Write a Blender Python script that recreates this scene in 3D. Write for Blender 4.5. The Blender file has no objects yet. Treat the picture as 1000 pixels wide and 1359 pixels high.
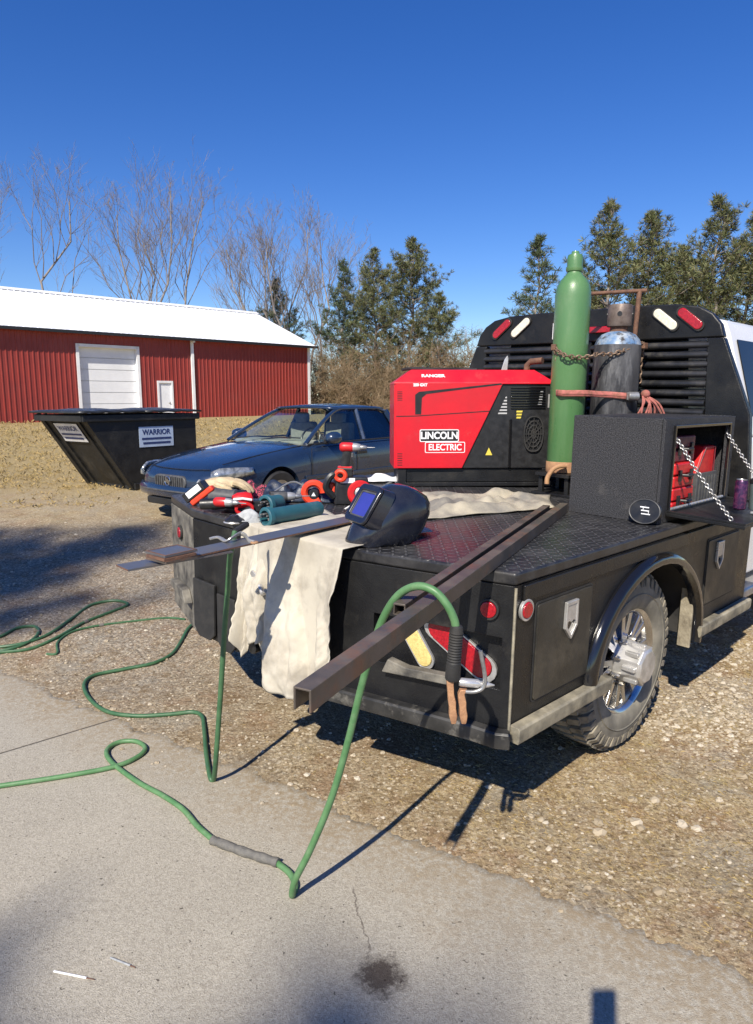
import bpy, bmesh, math, random
from mathutils import Vector as V, Matrix, noise
R = math.radians
SC = bpy.context.scene
COL = SC.collection
random.seed(7)

# ------------------------------------------------------------------ survey of the photograph: pixel -> place
FPX, HC, CX, CY = 920.0, 1.85, 500.0, 679.5
TH = math.atan((CY - 530) / FPX)

def ray(u, v):
    a = (u - CX) / FPX; b = (v - CY) / FPX
    return V((a, math.cos(TH) - b * math.sin(TH), -math.sin(TH) - b * math.cos(TH)))
CAM = V((0, 0, HC))
G0 = -.04
def gz(u, v, z=G0):
    r = ray(u, v); return CAM + r * ((z - HC) / r.z)
def dp(u, v, d):
    r = ray(u, v); return CAM + r * (d / r.y)
def lerp(a, b, t): return a + (b - a) * t
def gh(y, x=0):
    ks = [(-200, G0), (4.6, G0), (9, .33), (11, .45), (20, .62), (40, .9), (80, 1.2), (400, 1.6)]
    for (a, za), (b, zb) in zip(ks, ks[1:]):
        if y <= b:
            t = max(0, (y - a) / (b - a)); return lerp(za, zb, t)
    return ks[-1][1]
def gg(u, v, dz=0.0):
    z = 0
    for _ in range(30):
        p = gz(u, v, z + dz); z = .5 * z + .5 * gh(p.y)
    return p

# frame of the truck: x forward, y to its left, z up, origin on the ground under the rear right corner of its bed
AZ = R(46); ROLL = .022
Fv = V((math.sin(AZ), math.cos(AZ), 0)); L0 = V((-math.cos(AZ), math.sin(AZ), 0)); UZ = V((0, 0, 1))
Lv = L0 * math.cos(ROLL) + UZ * math.sin(ROLL); Zv = -L0 * math.sin(ROLL) + UZ * math.cos(ROLL)
D = 1.18
O = gz(686, 761, D) - Zv * D
M3 = Matrix((Fv, Lv, Zv)).transposed()
def T(x, y, z): return O + M3 @ V((x, y, z))
def onplane(u, v, n, k):
    r = M3.transposed() @ ray(u, v); c = M3.transposed() @ (CAM - O); n = V(n)
    return c + r * ((k - c.dot(n)) / r.dot(n))
def onx(u, v, k): return onplane(u, v, (1, 0, 0), k)
def ony(u, v, k): return onplane(u, v, (0, 1, 0), k)
def onz(u, v, k): return onplane(u, v, (0, 0, 1), k)

# ------------------------------------------------------------------ mesh helpers
class MB:
    def __init__(s): s.v = []; s.f = []; s.mi = []; s.cur = 0; s.m = Matrix.Identity(4)
    def add(s, vs, fs):
        o = len(s.v); s.v += [s.m @ V(p) for p in vs]
        s.f += [tuple(i + o for i in f) for f in fs]; s.mi += [s.cur] * len(fs); return s
    def at(s, loc=(0, 0, 0), rot=(0, 0, 0), sc=1):
        from mathutils import Euler
        s.m = Matrix.Translation(V(loc)) @ Euler(rot).to_matrix().to_4x4() @ Matrix.Scale(sc, 4); return s
    def box(s, c, d, rz=0, tp=1.0):
        x, y, z = d[0] / 2, d[1] / 2, d[2] / 2; ca, sa = math.cos(rz), math.sin(rz); vs = []
        for k in (-1, 1):
            q = tp if k > 0 else 1
            for (i, j) in ((-1, -1), (1, -1), (1, 1), (-1, 1)):
                px, py = i * x * q, j * y * q
                vs.append((c[0] + px * ca - py * sa, c[1] + px * sa + py * ca, c[2] + k * z))
        return s.add(vs, [(3, 2, 1, 0), (4, 5, 6, 7), (0, 1, 5, 4), (1, 2, 6, 5), (2, 3, 7, 6), (3, 0, 4, 7)])
    def bx(s, a, b):
        return s.box([(p + q) / 2 for p, q in zip(a, b)], [abs(q - p) for p, q in zip(a, b)])
    def prism(s, poly, o=(0, 0, 0), ux=(1, 0, 0), uy=(0, 1, 0), n=(0, 0, 1)):
        o, ux, uy, n = V(o), V(ux), V(uy), V(n); k = len(poly)
        a = [o + ux * p[0] + uy * p[1] for p in poly]
        return s.add(a + [p + n for p in a], [tuple(reversed(range(k))), tuple(range(k, 2 * k))] +
                     [(i, (i + 1) % k, k + (i + 1) % k, k + i) for i in range(k)])
    def frame(s, outer, inner, o, ux=(1, 0, 0), uy=(0, 1, 0), n=(0, 0, 1)):
        o, ux, uy, n = V(o), V(ux), V(uy), V(n); k = len(outer)
        A = [o + ux * p[0] + uy * p[1] for p in outer]; B = [o + ux * p[0] + uy * p[1] for p in inner]
        vs = A + B + [p + n for p in A] + [p + n for p in B]; fs = []
        for i in range(k):
            j = (i + 1) % k
            fs += [(i, j, k + j, k + i), (2 * k + i, 3 * k + i, 3 * k + j, 2 * k + j), (i, 2 * k + i, 2 * k + j, j), (k + i, k + j, 3 * k + j, 3 * k + i)]
        return s.add(vs, fs)
    def tube(s, pts, r, k=8, cap=True, closed=False, flat=1.0):
        pts = [V(p) for p in pts]; n = len(pts)
        rr = r if isinstance(r, (list, tuple)) else [r] * n
        up = V((0, 0, 1)); vs = []; prev = None
        for i in range(n):
            if closed: t = pts[(i + 1) % n] - pts[i - 1]
            else: t = pts[min(i + 1, n - 1)] - pts[max(i - 1, 0)]
            if t.length < 1e-9: t = V((0, 0, 1))
            t.normalize()
            if prev is None:
                a = t.cross(up)
                if a.length < .05: a = t.cross(V((1, 0, 0)))
            else: a = prev - t * prev.dot(t)
            if a.length < 1e-6: a = t.orthogonal()
            a.normalize(); prev = a; b = t.cross(a)
            for j in range(k):
                q = 2 * math.pi * (j + .5) / k
                vs.append(pts[i] + a * (math.cos(q) * rr[i]) + b * (math.sin(q) * rr[i] * flat))
        fs = []
        for i in range(n if closed else n - 1):
            i2 = (i + 1) % n
            for j in range(k):
                fs.append((i * k + j, i * k + (j + 1) % k, i2 * k + (j + 1) % k, i2 * k + j))
        if cap and not closed:
            fs.append(tuple(range(k - 1, -1, -1))); fs.append(tuple((n - 1) * k + j for j in range(k)))
        return s.add(vs, fs)
    def lathe(s, prof, k=24, o=(0, 0, 0), ax=(0, 0, 1), ph=0.0, caps=True):
        ax = V(ax).normalized(); a = ax.orthogonal().normalized(); b = ax.cross(a); o = V(o); vs = []; fs = []
        for (r, z) in prof:
            for j in range(k):
                q = 2 * math.pi * (j + ph) / k
                vs.append(o + ax * z + a * (r * math.cos(q)) + b * (r * math.sin(q)))
        for i in range(len(prof) - 1):
            for j in range(k):
                fs.append((i * k + j, i * k + (j + 1) % k, (i + 1) * k + (j + 1) % k, (i + 1) * k + j))
        if caps and prof[0][0] > 1e-6: fs.append(tuple(range(k - 1, -1, -1)))
        if caps and prof[-1][0] > 1e-6: fs.append(tuple((len(prof) - 1) * k + j for j in range(k)))
        return s.add(vs, fs)
    def ell(s, c, d, k=16, h=10):
        vs = []; fs = []
        for i in range(h + 1):
            t = math.pi * i / h
            for j in range(k):
                q = 2 * math.pi * j / k
                vs.append((c[0] + d[0] * math.sin(t) * math.cos(q), c[1] + d[1] * math.sin(t) * math.sin(q), c[2] - d[2] * math.cos(t)))
        for i in range(h):
            for j in range(k): fs.append((i * k + j, i * k + (j + 1) % k, (i + 1) * k + (j + 1) % k, (i + 1) * k + j))
        return s.add(vs, fs)
    def sheet(s, g, wrap=False):
        n, m = len(g), len(g[0]); vs = [p for row in g for p in row]; fs = []
        for i in range(n - 1):
            for j in range(m if wrap else m - 1):
                j2 = (j + 1) % m
                fs.append((i * m + j, i * m + j2, (i + 1) * m + j2, (i + 1) * m + j))
        return s.add(vs, fs)
    def loft(s, g):
        s.sheet(g, True); m = len(g[0]); n = len(g); o = len(s.v) - n * m
        s.f += [tuple(o + j for j in reversed(range(m))), tuple(o + (n - 1) * m + j for j in range(m))]; s.mi += [s.cur] * 2
        return s

def build(name, mb, mat, parent=None, bevel=0, sm=40, seg=2, fix=True, weld=True, subs=0, thick=0, mods=()):
    me = bpy.data.meshes.new(name); me.from_pydata([tuple(p) for p in mb.v], [], mb.f)
    if fix:
        b = bmesh.new(); b.from_mesh(me)
        if weld: bmesh.ops.remove_doubles(b, verts=b.verts, dist=1e-5)
        bmesh.ops.recalc_face_normals(b, faces=b.faces); b.to_mesh(me); b.free()
    mats = mat if isinstance(mat, (list, tuple)) else [mat]
    for m in mats: me.materials.append(m)
    if len(mats) > 1 and len(me.polygons) == len(mb.mi): me.polygons.foreach_set('material_index', mb.mi)
    if sm:
        me.polygons.foreach_set('use_smooth', [True] * len(me.polygons))
        if sm < 180: me.set_sharp_from_angle(angle=R(sm))
    o = bpy.data.objects.new(name, me); COL.objects.link(o)
    if parent: o.parent = parent
    if thick:
        q = o.modifiers.new('t', 'SOLIDIFY'); q.thickness = thick; q.offset = 0
    if subs:
        q = o.modifiers.new('s', 'SUBSURF'); q.levels = q.render_levels = subs
    if bevel:
        q = o.modifiers.new('b', 'BEVEL'); q.width = bevel; q.segments = seg; q.limit_method = 'ANGLE'; q.angle_limit = R(35); q.harden_normals = True
    return o

def tag(o, label=None, cat=None, group=None, kind=None):
    if label: o['label'] = label
    if cat: o['category'] = cat
    if group: o['group'] = group
    if kind: o['kind'] = kind
    return o
def thing(name, label, cat, loc=(0, 0, 0), rz=0, group=None, rot=None):
    o = bpy.data.objects.new(name, None); COL.objects.link(o); o.empty_display_size = .1
    o.location = loc; o.rotation_euler = rot if rot else (0, 0, rz)
    return tag(o, label, cat, group)
def on_truck(name, label, cat, p, rz=0, group=None, tilt=None):
    m = M3 @ Matrix.Rotation(rz, 3, 'Z')
    if tilt: m = m @ tilt
    return thing(name, label, cat, T(*p), 0, group, m.to_euler())
def sub(name, parent, loc=(0, 0, 0), rot=(0, 0, 0)):
    o = bpy.data.objects.new(name, None); COL.objects.link(o); o.parent = parent; o.location = loc; o.rotation_euler = rot; o.empty_display_size = .05; return o
def copy_thing(src, loc, rot=None, label=None, sc=None):
    c = src.copy(); COL.objects.link(c); c.location = loc
    if rot is not None: c.rotation_euler = rot
    if label: c['label'] = label
    if sc: c.scale = (sc, sc, sc)
    for ch in src.children:
        d = ch.copy(); COL.objects.link(d); d.parent = c
        for g in ch.children:
            e = g.copy(); COL.objects.link(e); e.parent = d
    return c
def copy_part(src, parent, loc, rot=None):
    c = src.copy(); COL.objects.link(c); c.parent = parent; c.location = loc
    if rot is not None: c.rotation_euler = rot
    for g in src.children:
        e = g.copy(); COL.objects.link(e); e.parent = c
    return c
def spline(pts, n=8, closed=False):
    pts = [V(p) for p in pts]; out = []; N = len(pts)
    for i in range(N if closed else N - 1):
        if closed: p0, p1, p2, p3 = pts[i - 1], pts[i], pts[(i + 1) % N], pts[(i + 2) % N]
        else: p0, p1, p2, p3 = pts[max(i - 1, 0)], pts[i], pts[i + 1], pts[min(i + 2, N - 1)]
        for k in range(n):
            t = k / n
            out.append(.5 * ((2 * p1) + (p2 - p0) * t + (2 * p0 - 5 * p1 + 4 * p2 - p3) * t * t + (3 * p1 - p0 - 3 * p2 + p3) * t ** 3))
    if not closed: out.append(pts[-1])
    return out
def text(mb, s, size, o, ux, uy, n, center=True, sx=1.0, bold=.0):
    cu = bpy.data.curves.new('t', 'FONT'); cu.body = s; cu.size = size; cu.offset = bold
    if center: cu.align_x = 'CENTER'; cu.align_y = 'CENTER'
    ob = bpy.data.objects.new('t', cu); COL.objects.link(ob)
    dg = bpy.context.evaluated_depsgraph_get(); me = bpy.data.meshes.new_from_object(ob.evaluated_get(dg))
    o, ux, uy, n = V(o), V(ux), V(uy), V(n)
    mb.add([o + ux * (p.co.x * sx) + uy * p.co.y + n for p in me.vertices], [tuple(f.vertices) for f in me.polygons])
    bpy.data.objects.remove(ob); bpy.data.curves.remove(cu); bpy.data.meshes.remove(me)
def stadium(w, h, n=8):
    r = h / 2; a = w / 2 - r
    return [(a + r * math.cos(R(-90 + 180 * i / n)), r * math.sin(R(-90 + 180 * i / n))) for i in range(n + 1)] + \
           [(-a + r * math.cos(R(90 + 180 * i / n)), r * math.sin(R(90 + 180 * i / n))) for i in range(n + 1)]
def rrect(w, h, r, n=5):
    out = []
    for (sx, sy, a0) in ((1, -1, -90), (1, 1, 0), (-1, 1, 90), (-1, -1, 180)):
        for i in range(n + 1):
            a = R(a0 + 90 * i / n); out.append((sx * (w / 2 - r) + r * math.cos(a), sy * (h / 2 - r) + r * math.sin(a)))
    return out
def rot2(poly, a): return [(x * math.cos(a) - y * math.sin(a), x * math.sin(a) + y * math.cos(a)) for x, y in poly]
def chain(mb, pts, ll=.03, r=.0035, w=.010):
    pts = [V(p) for p in pts]; L = [0]
    for a, b in zip(pts, pts[1:]): L.append(L[-1] + (b - a).length)
    def at(s):
        for i in range(len(pts) - 1):
            if s <= L[i + 1] or i == len(pts) - 2:
                return pts[i].lerp(pts[i + 1], (s - L[i]) / max(1e-9, L[i + 1] - L[i])), (pts[i + 1] - pts[i]).normalized()
    n = max(1, int(L[-1] / (ll * .72)))
    for i in range(n):
        c, t = at((i + .5) * L[-1] / n)
        a = t.orthogonal().normalized(); a = Matrix.Rotation(R(45 + 90 * (i % 2)), 3, t) @ a
        mb.tube([c + t * (ll / 2 * math.cos(q)) + a * (w * math.sin(q)) for q in [2 * math.pi * j / 10 for j in range(10)]], r, 5, closed=True)

# ------------------------------------------------------------------ materials
def nd(nt, typ, **kw):
    n = nt.nodes.new(typ)
    for k, v in kw.items():
        if k in n.inputs: n.inputs[k].default_value = v
        else: setattr(n, k, v)
    return n
def ramp(nt, stops):
    r = nt.nodes.new('ShaderNodeValToRGB'); e = r.color_ramp.elements
    while len(e) < len(stops): e.new(.5)
    for q, (p, c) in zip(e, stops): q.position = p; q.color = (*c, 1) if len(c) == 3 else c
    return r
def mix(nt, a, b, f, blend='MIX'):
    m = nt.nodes.new('ShaderNodeMix'); m.data_type = 'RGBA'; m.blend_type = blend
    for k, x in ((0, f), (6, a), (7, b)):
        if hasattr(x, 'is_linked'): nt.links.new(x, m.inputs[k])
        else: m.inputs[k].default_value = x if k == 0 else (*x, 1)
    return m.outputs[2]
def mth(nt, op, a, b=0.0, c=0.0):
    m = nt.nodes.new('ShaderNodeMath'); m.operation = op
    for i, x in enumerate((a, b, c)):
        if hasattr(x, 'is_linked'): nt.links.new(x, m.inputs[i])
        else: m.inputs[i].default_value = x
    return m.outputs[0]
def mrange(nt, x, a, b, c=0.0, d=1.0):
    m = nt.nodes.new('ShaderNodeMapRange'); nt.links.new(x, m.inputs[0])
    for i, q in enumerate((a, b, c, d)): m.inputs[i + 1].default_value = q
    return m.outputs[0]
def newmat(name):
    m = bpy.data.materials.new(name); m.use_nodes = True; nt = m.node_tree
    return m, nt, nt.nodes['Principled BSDF']
def noi(nt, scale, detail=6, rough=.6, vec=None, dist=0.0):
    n = nd(nt, 'ShaderNodeTexNoise', Scale=scale, Detail=detail, Roughness=rough, Distortion=dist)
    if vec is not None: nt.links.new(vec, n.inputs['Vector'])
    return n
def pm(name, c1, c2=None, scale=8, rough=.5, metal=0, lo=.4, hi=.65, bump=0, bscale=60, rvar=.12, spec=.5, coat=0, dust=None, dlo=.55, dhi=.75, dscale=5, streak=1.0):
    m, nt, p = newmat(name)
    tc = nt.nodes.new('ShaderNodeTexCoord'); mp = nt.nodes.new('ShaderNodeMapping'); mp.inputs['Scale'].default_value = (1, 1, streak)
    nt.links.new(tc.outputs['Object'], mp.inputs[0]); vec = mp.outputs[0]
    n = noi(nt, scale, vec=vec); col = None
    c2 = c2 or tuple(x * .8 for x in c1)
    col = mix(nt, c1, c2, mrange(nt, n.outputs[0], lo, hi))
    rg = mrange(nt, n.outputs[0], .3, .7, max(.02, rough - rvar), min(1, rough + rvar))
    if dust:
        n2 = noi(nt, dscale, 8, .7, vec=vec); f = mrange(nt, n2.outputs[0], dlo, dhi)
        col = mix(nt, col, dust, f); rg = mth(nt, 'MAXIMUM', rg, mth(nt, 'MULTIPLY', f, .9))
    nt.links.new(col, p.inputs['Base Color']); nt.links.new(rg, p.inputs['Roughness'])
    p.inputs['Metallic'].default_value = metal; p.inputs['Specular IOR Level'].default_value = spec
    if coat: p.inputs['Coat Weight'].default_value = coat; p.inputs['Coat Roughness'].default_value = .05
    if bump:
        n3 = noi(nt, bscale, 5, .6, vec=tc.outputs['Object']); b = nd(nt, 'ShaderNodeBump', Strength=bump, Distance=.01)
        nt.links.new(n3.outputs[0], b.inputs['Height']); nt.links.new(b.outputs[0], p.inputs['Normal'])
    return m

K = {}
DUST = (.20, .17, .13)
K['black'] = pm('black_paint', (.010, .010, .011), (.016, .016, .016), 6, .34, spec=.38, dust=(.055, .05, .042), dlo=.56, dhi=.88, dscale=4, bump=.25, bscale=120)
K['black_tex'] = pm('textured_black_coating', (.010, .010, .012), (.060, .060, .066), 150, .6, lo=.42, hi=.66, bump=.6, bscale=190, dust=(.12, .11, .1), dlo=.6, dhi=.9)
K['gloss'] = pm('gloss_black', (.008, .008, .009), None, 5, .14, coat=.6, dust=(.12, .10, .08), dlo=.62, dhi=.95)
K['louver'] = pm('satin_black_louver', (.016, .017, .020), (.03, .03, .033), 6, .36, dust=(.13, .12, .10), dlo=.55, dhi=.9)
K['worn'] = pm('worn_black_rail', (.02, .02, .02), (.05, .048, .045), 8, .4, lo=.4, hi=.7, dust=(.24, .225, .195), dlo=.55, dhi=.78, dscale=9)
K['dusty'] = pm('dusty_black_metal', (.05, .047, .042), (.24, .22, .18), 9, .75, lo=.35, hi=.7, bump=.3, bscale=70)
K['mud'] = pm('dried_mud', (.33, .29, .21), (.16, .135, .095), 14, .9, bump=.5, bscale=60)
K['tan_edge'] = pm('dirty_tan_steel', (.36, .32, .23), (.12, .11, .085), 7, .6, bump=.25, bscale=80)
K['rubber'] = pm('rubber', (.018, .018, .018), (.03, .028, .026), 12, .7, bump=.2)
K['tyre'] = pm('muddy_tyre_rubber', (.07, .065, .055), (.30, .265, .20), 10, .9, lo=.35, hi=.62, bump=.4, bscale=80)
K['tyreside'] = pm('dusty_tyre_rubber', (.14, .13, .105), (.24, .22, .175), 7, .85, bump=.2)
K['chrome'] = pm('chrome', (.62, .62, .63), (.46, .45, .43), 9, .16, .95, dust=(.4, .37, .31), dlo=.55, dhi=.9)
K['alloy'] = pm('worn_alloy', (.62, .61, .60), (.46, .45, .42), 12, .36, .6, dust=(.3, .28, .24), dlo=.5, dhi=.85)
K['zinc'] = pm('zinc_steel', (.40, .40, .40), (.24, .235, .225), 30, .42, .7)
K['steel'] = pm('mill_scale_steel', (.095, .08, .066), (.16, .125, .10), 9, .5, .3, dust=(.23, .105, .055), dlo=.52, dhi=.76, dscale=7, bump=.1)
K['rust'] = pm('rusty_steel', (.20, .105, .065), (.11, .06, .045), 18, .8, .2, bump=.4, bscale=120)
K['rustchain'] = pm('rusty_chain', (.28, .20, .14), (.14, .085, .055), 40, .6, .5)
K['rustlite'] = pm('light_rust', (.45, .26, .13), (.3, .16, .09), 20, .8, .1)
K['wred'] = pm('red_panel', (.60, .008, .020), (.50, .007, .017), 4, .36, coat=.15, bump=.06, bscale=40, dust=(.30, .09, .075), dlo=.58, dhi=.95, dscale=7)
K['toolred'] = pm('red_plastic', (.6, .018, .02), (.45, .012, .015), 20, .4)
K['orange'] = pm('orange_red_plastic', (.75, .06, .02), (.6, .04, .015), 20, .45)
K['redlens'] = pm('red_lens', (.42, .010, .018), (.26, .006, .012), 90, .18, coat=.5, bump=.15, bscale=220)
K['whitelens'] = pm('clear_lens', (.80, .76, .62), (.62, .58, .46), 70, .2, coat=.5, bump=.15, bscale=200)
K['amberlens'] = pm('yellowed_clear_lens', (.72, .57, .22), (.55, .42, .15), 80, .25, coat=.4, bump=.3, bscale=160)
K['white'] = pm('white_paint', (.78, .78, .77), (.70, .70, .69), 4, .3, coat=.3, dust=(.5, .46, .4), dlo=.62, dhi=.95)
K['whiteprint'] = pm('white_print', (.82, .82, .82), None, 5, .5)
K['yellow'] = pm('yellow_sticker', (.75, .6, .08), None, 5, .5)
K['green'] = pm('green_cylinder_paint', (.078, .185, .068), (.105, .215, .088), 5, .34, coat=.2, bump=.12, bscale=60, dust=(.17, .24, .13), dlo=.54, dhi=.95, streak=.3)
K['blkcyl'] = pm('scuffed_black_paint', (.03, .03, .034), (.09, .09, .095), 9, .45, dust=(.17, .17, .175), dlo=.52, dhi=.74, dscale=14, streak=.25, bump=.2)
K['bluecyl'] = pm('worn_blue_paint', (.10, .19, .34), (.34, .38, .42), 14, .45, dust=(.05, .05, .055), dlo=.5, dhi=.62, dscale=18)
K['cable'] = pm('green_cable_jacket', (.075, .185, .07), (.115, .235, .10), 14, .5, dust=(.22, .27, .17), dlo=.55, dhi=.85, dscale=12)
K['cable_old'] = pm('dull_green_cable_jacket', (.035, .105, .045), (.06, .14, .06), 14, .5, dust=(.2, .22, .16), dlo=.6, dhi=.9)
K['tape'] = pm('grey_tape', (.11, .105, .095), (.17, .16, .14), 30, .7, bump=.4, bscale=120)
K['copper'] = pm('copper_alloy', (.58, .32, .17), (.42, .22, .12), 25, .5, .4, bump=.3, bscale=90)
K['canvas'] = pm('cream_canvas', (.56, .515, .42), (.42, .38, .31), 4, .9, bump=.35, bscale=420, dust=(.25, .215, .17), dlo=.50, dhi=.78, dscale=4.5)  # darker blotches are stains plus the cloth's shading painted into the colour
K['canvas_grey'] = pm('grey_canvas', (.44, .39, .29), (.20, .185, .16), 3.2, .9, lo=.4, hi=.6, bump=.35, bscale=420)
K['teal'] = pm('teal_plastic', (.022, .095, .125), (.03, .125, .15), 10, .45, dust=(.2, .26, .27), dlo=.6, dhi=.9)
K['leather'] = pm('tan_leather', (.58, .46, .29), (.42, .32, .19), 18, .8, bump=.4, bscale=90)
K['greycloth'] = pm('grey_cloth', (.40, .41, .41), (.25, .26, .27), 25, .85, bump=.3)
K['pinkcloth'] = pm('pink_patterned_cloth', (.5, .07, .12), (.02, .015, .02), 90, .9, lo=.45, hi=.52)
K['navy'] = pm('dark_nylon', (.012, .016, .03), (.03, .045, .08), 14, .4, bump=.5, bscale=30)
K['plastic'] = pm('black_plastic', (.014, .014, .015), (.02, .02, .021), 20, .4)
K['greyplastic'] = pm('dark_grey_plastic', (.06, .06, .062), (.09, .09, .09), 20, .5)
K['helmet'] = pm('black_helmet_shell', (.012, .013, .02), (.02, .022, .03), 10, .24, coat=.5, dust=(.14, .13, .12), dlo=.6, dhi=.95)
K['visor'] = pm('blue_violet_lens', (.035, .042, .26), (.05, .05, .34), 3, .12, coat=.8)
K['carblue'] = pm('dark_blue_car_paint', (.014, .029, .064), (.017, .034, .073), 3, .28, .2, coat=1.0, dust=(.07, .09, .12), dlo=.66, dhi=1.1)
K['dump'] = pm('black_dumpster_steel', (.008, .008, .008), (.018, .018, .017), 5, .6, dust=(.08, .07, .055), dlo=.56, dhi=.8, dscale=2.2, bump=.3, bscale=25)
K['dumplid'] = pm('black_lid_plastic', (.018, .02, .024), (.03, .033, .038), 5, .4, bump=.2, bscale=12)
K['barnred'] = pm('red_barn_metal', (.27, .036, .027), (.225, .030, .024), .8, .45, dust=(.26, .045, .035), dlo=.5, dhi=.8, dscale=.6)
K['barnroof'] = pm('white_roof_metal', (.78, .80, .83), (.70, .72, .75), .5, .4)
K['barnwhite'] = pm('white_trim', (.80, .80, .80), (.7, .7, .7), 2, .5)
K['doorwhite'] = pm('white_sectional_door', (.78, .79, .80), (.72, .73, .74), 2, .45)
K['bark'] = pm('pale_bark', (.29, .255, .23), (.17, .145, .13), 3, .9, bump=.4, bscale=14, streak=.3)
K['twig'] = pm('brown_twigs', (.215, .18, .155), (.15, .125, .105), 2, .9)
K['brush'] = pm('dry_brush_twigs', (.27, .19, .115), (.17, .13, .07), .8, .9)
K['phone'] = pm('phone_case', (.02, .02, .022), None, 20, .4)

def leafmat(name, cols, rough=.6):
    m, nt, p = newmat(name)
    g = nt.nodes.new('ShaderNodeNewGeometry'); r = ramp(nt, [(i / (len(cols) - 1), c) for i, c in enumerate(cols)])
    nt.links.new(g.outputs['Random Per Island'], r.inputs[0]); nt.links.new(r.outputs[0], p.inputs['Base Color'])
    p.inputs['Roughness'].default_value = rough; p.inputs['Specular IOR Level'].default_value = .3
    return m
K['needle'] = leafmat('pine_needles', [(.055, .07, .03), (.10, .12, .045), (.17, .175, .075), (.16, .135, .07)])
K['needle2'] = leafmat('blue_green_needles', [(.045, .068, .04), (.085, .115, .055), (.14, .155, .08)])
K['leafdry'] = leafmat('dry_leaves', [(.17, .115, .06), (.11, .095, .04), (.22, .155, .085), (.09, .09, .04)])
K['blade'] = leafmat('dry_grass_blades', [(.38, .275, .12), (.31, .22, .09), (.48, .36, .17), (.26, .20, .075), (.34, .25, .11)], .8)
K['stone'] = leafmat('limestone_chips', [(.40, .335, .24), (.29, .235, .16), (.52, .465, .375), (.35, .285, .195), (.23, .185, .13)], .9)

def glass(name, tint=(.6, .7, .7), ref=.18):
    m, nt, p = newmat(name); out = nt.nodes['Material Output']; nt.nodes.remove(p)
    t = nd(nt, 'ShaderNodeBsdfTransparent'); t.inputs[0].default_value = (*tint, 1)
    g = nd(nt, 'ShaderNodeBsdfGlossy', Roughness=.02); g.inputs[0].default_value = (1, 1, 1, 1)
    f = nd(nt, 'ShaderNodeFresnel', IOR=1.5); x = nt.nodes.new('ShaderNodeMixShader')
    nt.links.new(mth(nt, 'ADD', f.outputs[0], ref), x.inputs[0]); nt.links.new(t.outputs[0], x.inputs[1]); nt.links.new(g.outputs[0], x.inputs[2])
    nt.links.new(x.outputs[0], out.inputs[0]); return m
K['glass'] = glass('window_glass', (.80, .88, .84), .03)
K['lampglass'] = glass('lamp_cover', (.9, .9, .92), .12)
K['darkglass'] = pm('tinted_glass', (.012, .013, .014), None, 3, .10, spec=.25, rvar=.03)

def diamond_plate():
    m, nt, p = newmat('black_diamond_plate'); tc = nt.nodes.new('ShaderNodeTexCoord'); sp = nt.nodes.new('ShaderNodeSeparateXYZ')
    nt.links.new(tc.outputs['Object'], sp.inputs[0]); a = .040
    u = mth(nt, 'DIVIDE', sp.outputs[0], a); v = mth(nt, 'DIVIDE', sp.outputs[1], a)
    par = mth(nt, 'PINGPONG', mth(nt, 'ADD', mth(nt, 'FLOOR', u), mth(nt, 'FLOOR', v)), 1.0)
    sg = mth(nt, 'SUBTRACT', mth(nt, 'MULTIPLY', par, 2), 1)
    fu = mth(nt, 'SUBTRACT', mth(nt, 'FRACT', u), .5); fv = mth(nt, 'SUBTRACT', mth(nt, 'FRACT', v), .5)
    al = mth(nt, 'ADD', fu, mth(nt, 'MULTIPLY', fv, sg)); ac = mth(nt, 'SUBTRACT', fu, mth(nt, 'MULTIPLY', fv, sg))
    q = mth(nt, 'ADD', mth(nt, 'POWER', mth(nt, 'ABSOLUTE', mth(nt, 'MULTIPLY', al, 1.15)), 2), mth(nt, 'POWER', mth(nt, 'ABSOLUTE', mth(nt, 'MULTIPLY', ac, 3.6)), 2))
    hgt = mrange(nt, q, .9, .35)
    ge = nt.nodes.new('ShaderNodeNewGeometry'); gs = nt.nodes.new('ShaderNodeSeparateXYZ'); nt.links.new(ge.outputs['Normal'], gs.inputs[0]); hgt = mth(nt, 'MULTIPLY', hgt, mrange(nt, gs.outputs[2], .6, .95))
    n = noi(nt, 7, 8, .7, tc.outputs['Object']); n2 = noi(nt, 160, 3, .6, tc.outputs['Object'])
    col = mix(nt, (.017, .017, .019), (.06, .058, .056), mrange(nt, n.outputs[0], .45, .75))
    col = mix(nt, col, (.13, .13, .133), mth(nt, 'MULTIPLY', hgt, mrange(nt, n2.outputs[0], .40, .62)))
    nt.links.new(col, p.inputs['Base Color']); nt.links.new(mrange(nt, n.outputs[0], .3, .75, .24, .52), p.inputs['Roughness'])
    b = nd(nt, 'ShaderNodeBump', Strength=1.0, Distance=.003); nt.links.new(hgt, b.inputs['Height'])
    b2 = nd(nt, 'ShaderNodeBump', Strength=.25, Distance=.002); nt.links.new(n2.outputs[0], b2.inputs['Height']); nt.links.new(b.outputs[0], b2.inputs['Normal'])
    nt.links.new(b2.outputs[0], p.inputs['Normal']); return m
K['plate'] = diamond_plate()
K['headlamp'] = pm('clear_headlamp', (.46, .48, .48), (.20, .215, .22), 18, .16, .55, lo=.42, hi=.58, coat=1.0, bump=.25, bscale=40)
K['seat'] = pm('grey_seat_fabric', (.34, .33, .30), None, 20, .9)
K['mugc'] = pm('grey_mug', (.10, .13, .13), None, 20, .4)
K['rustgrey'] = pm('rusty_grey_steel', (.20, .16, .14), (.10, .075, .065), 16, .6, .4)
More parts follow.
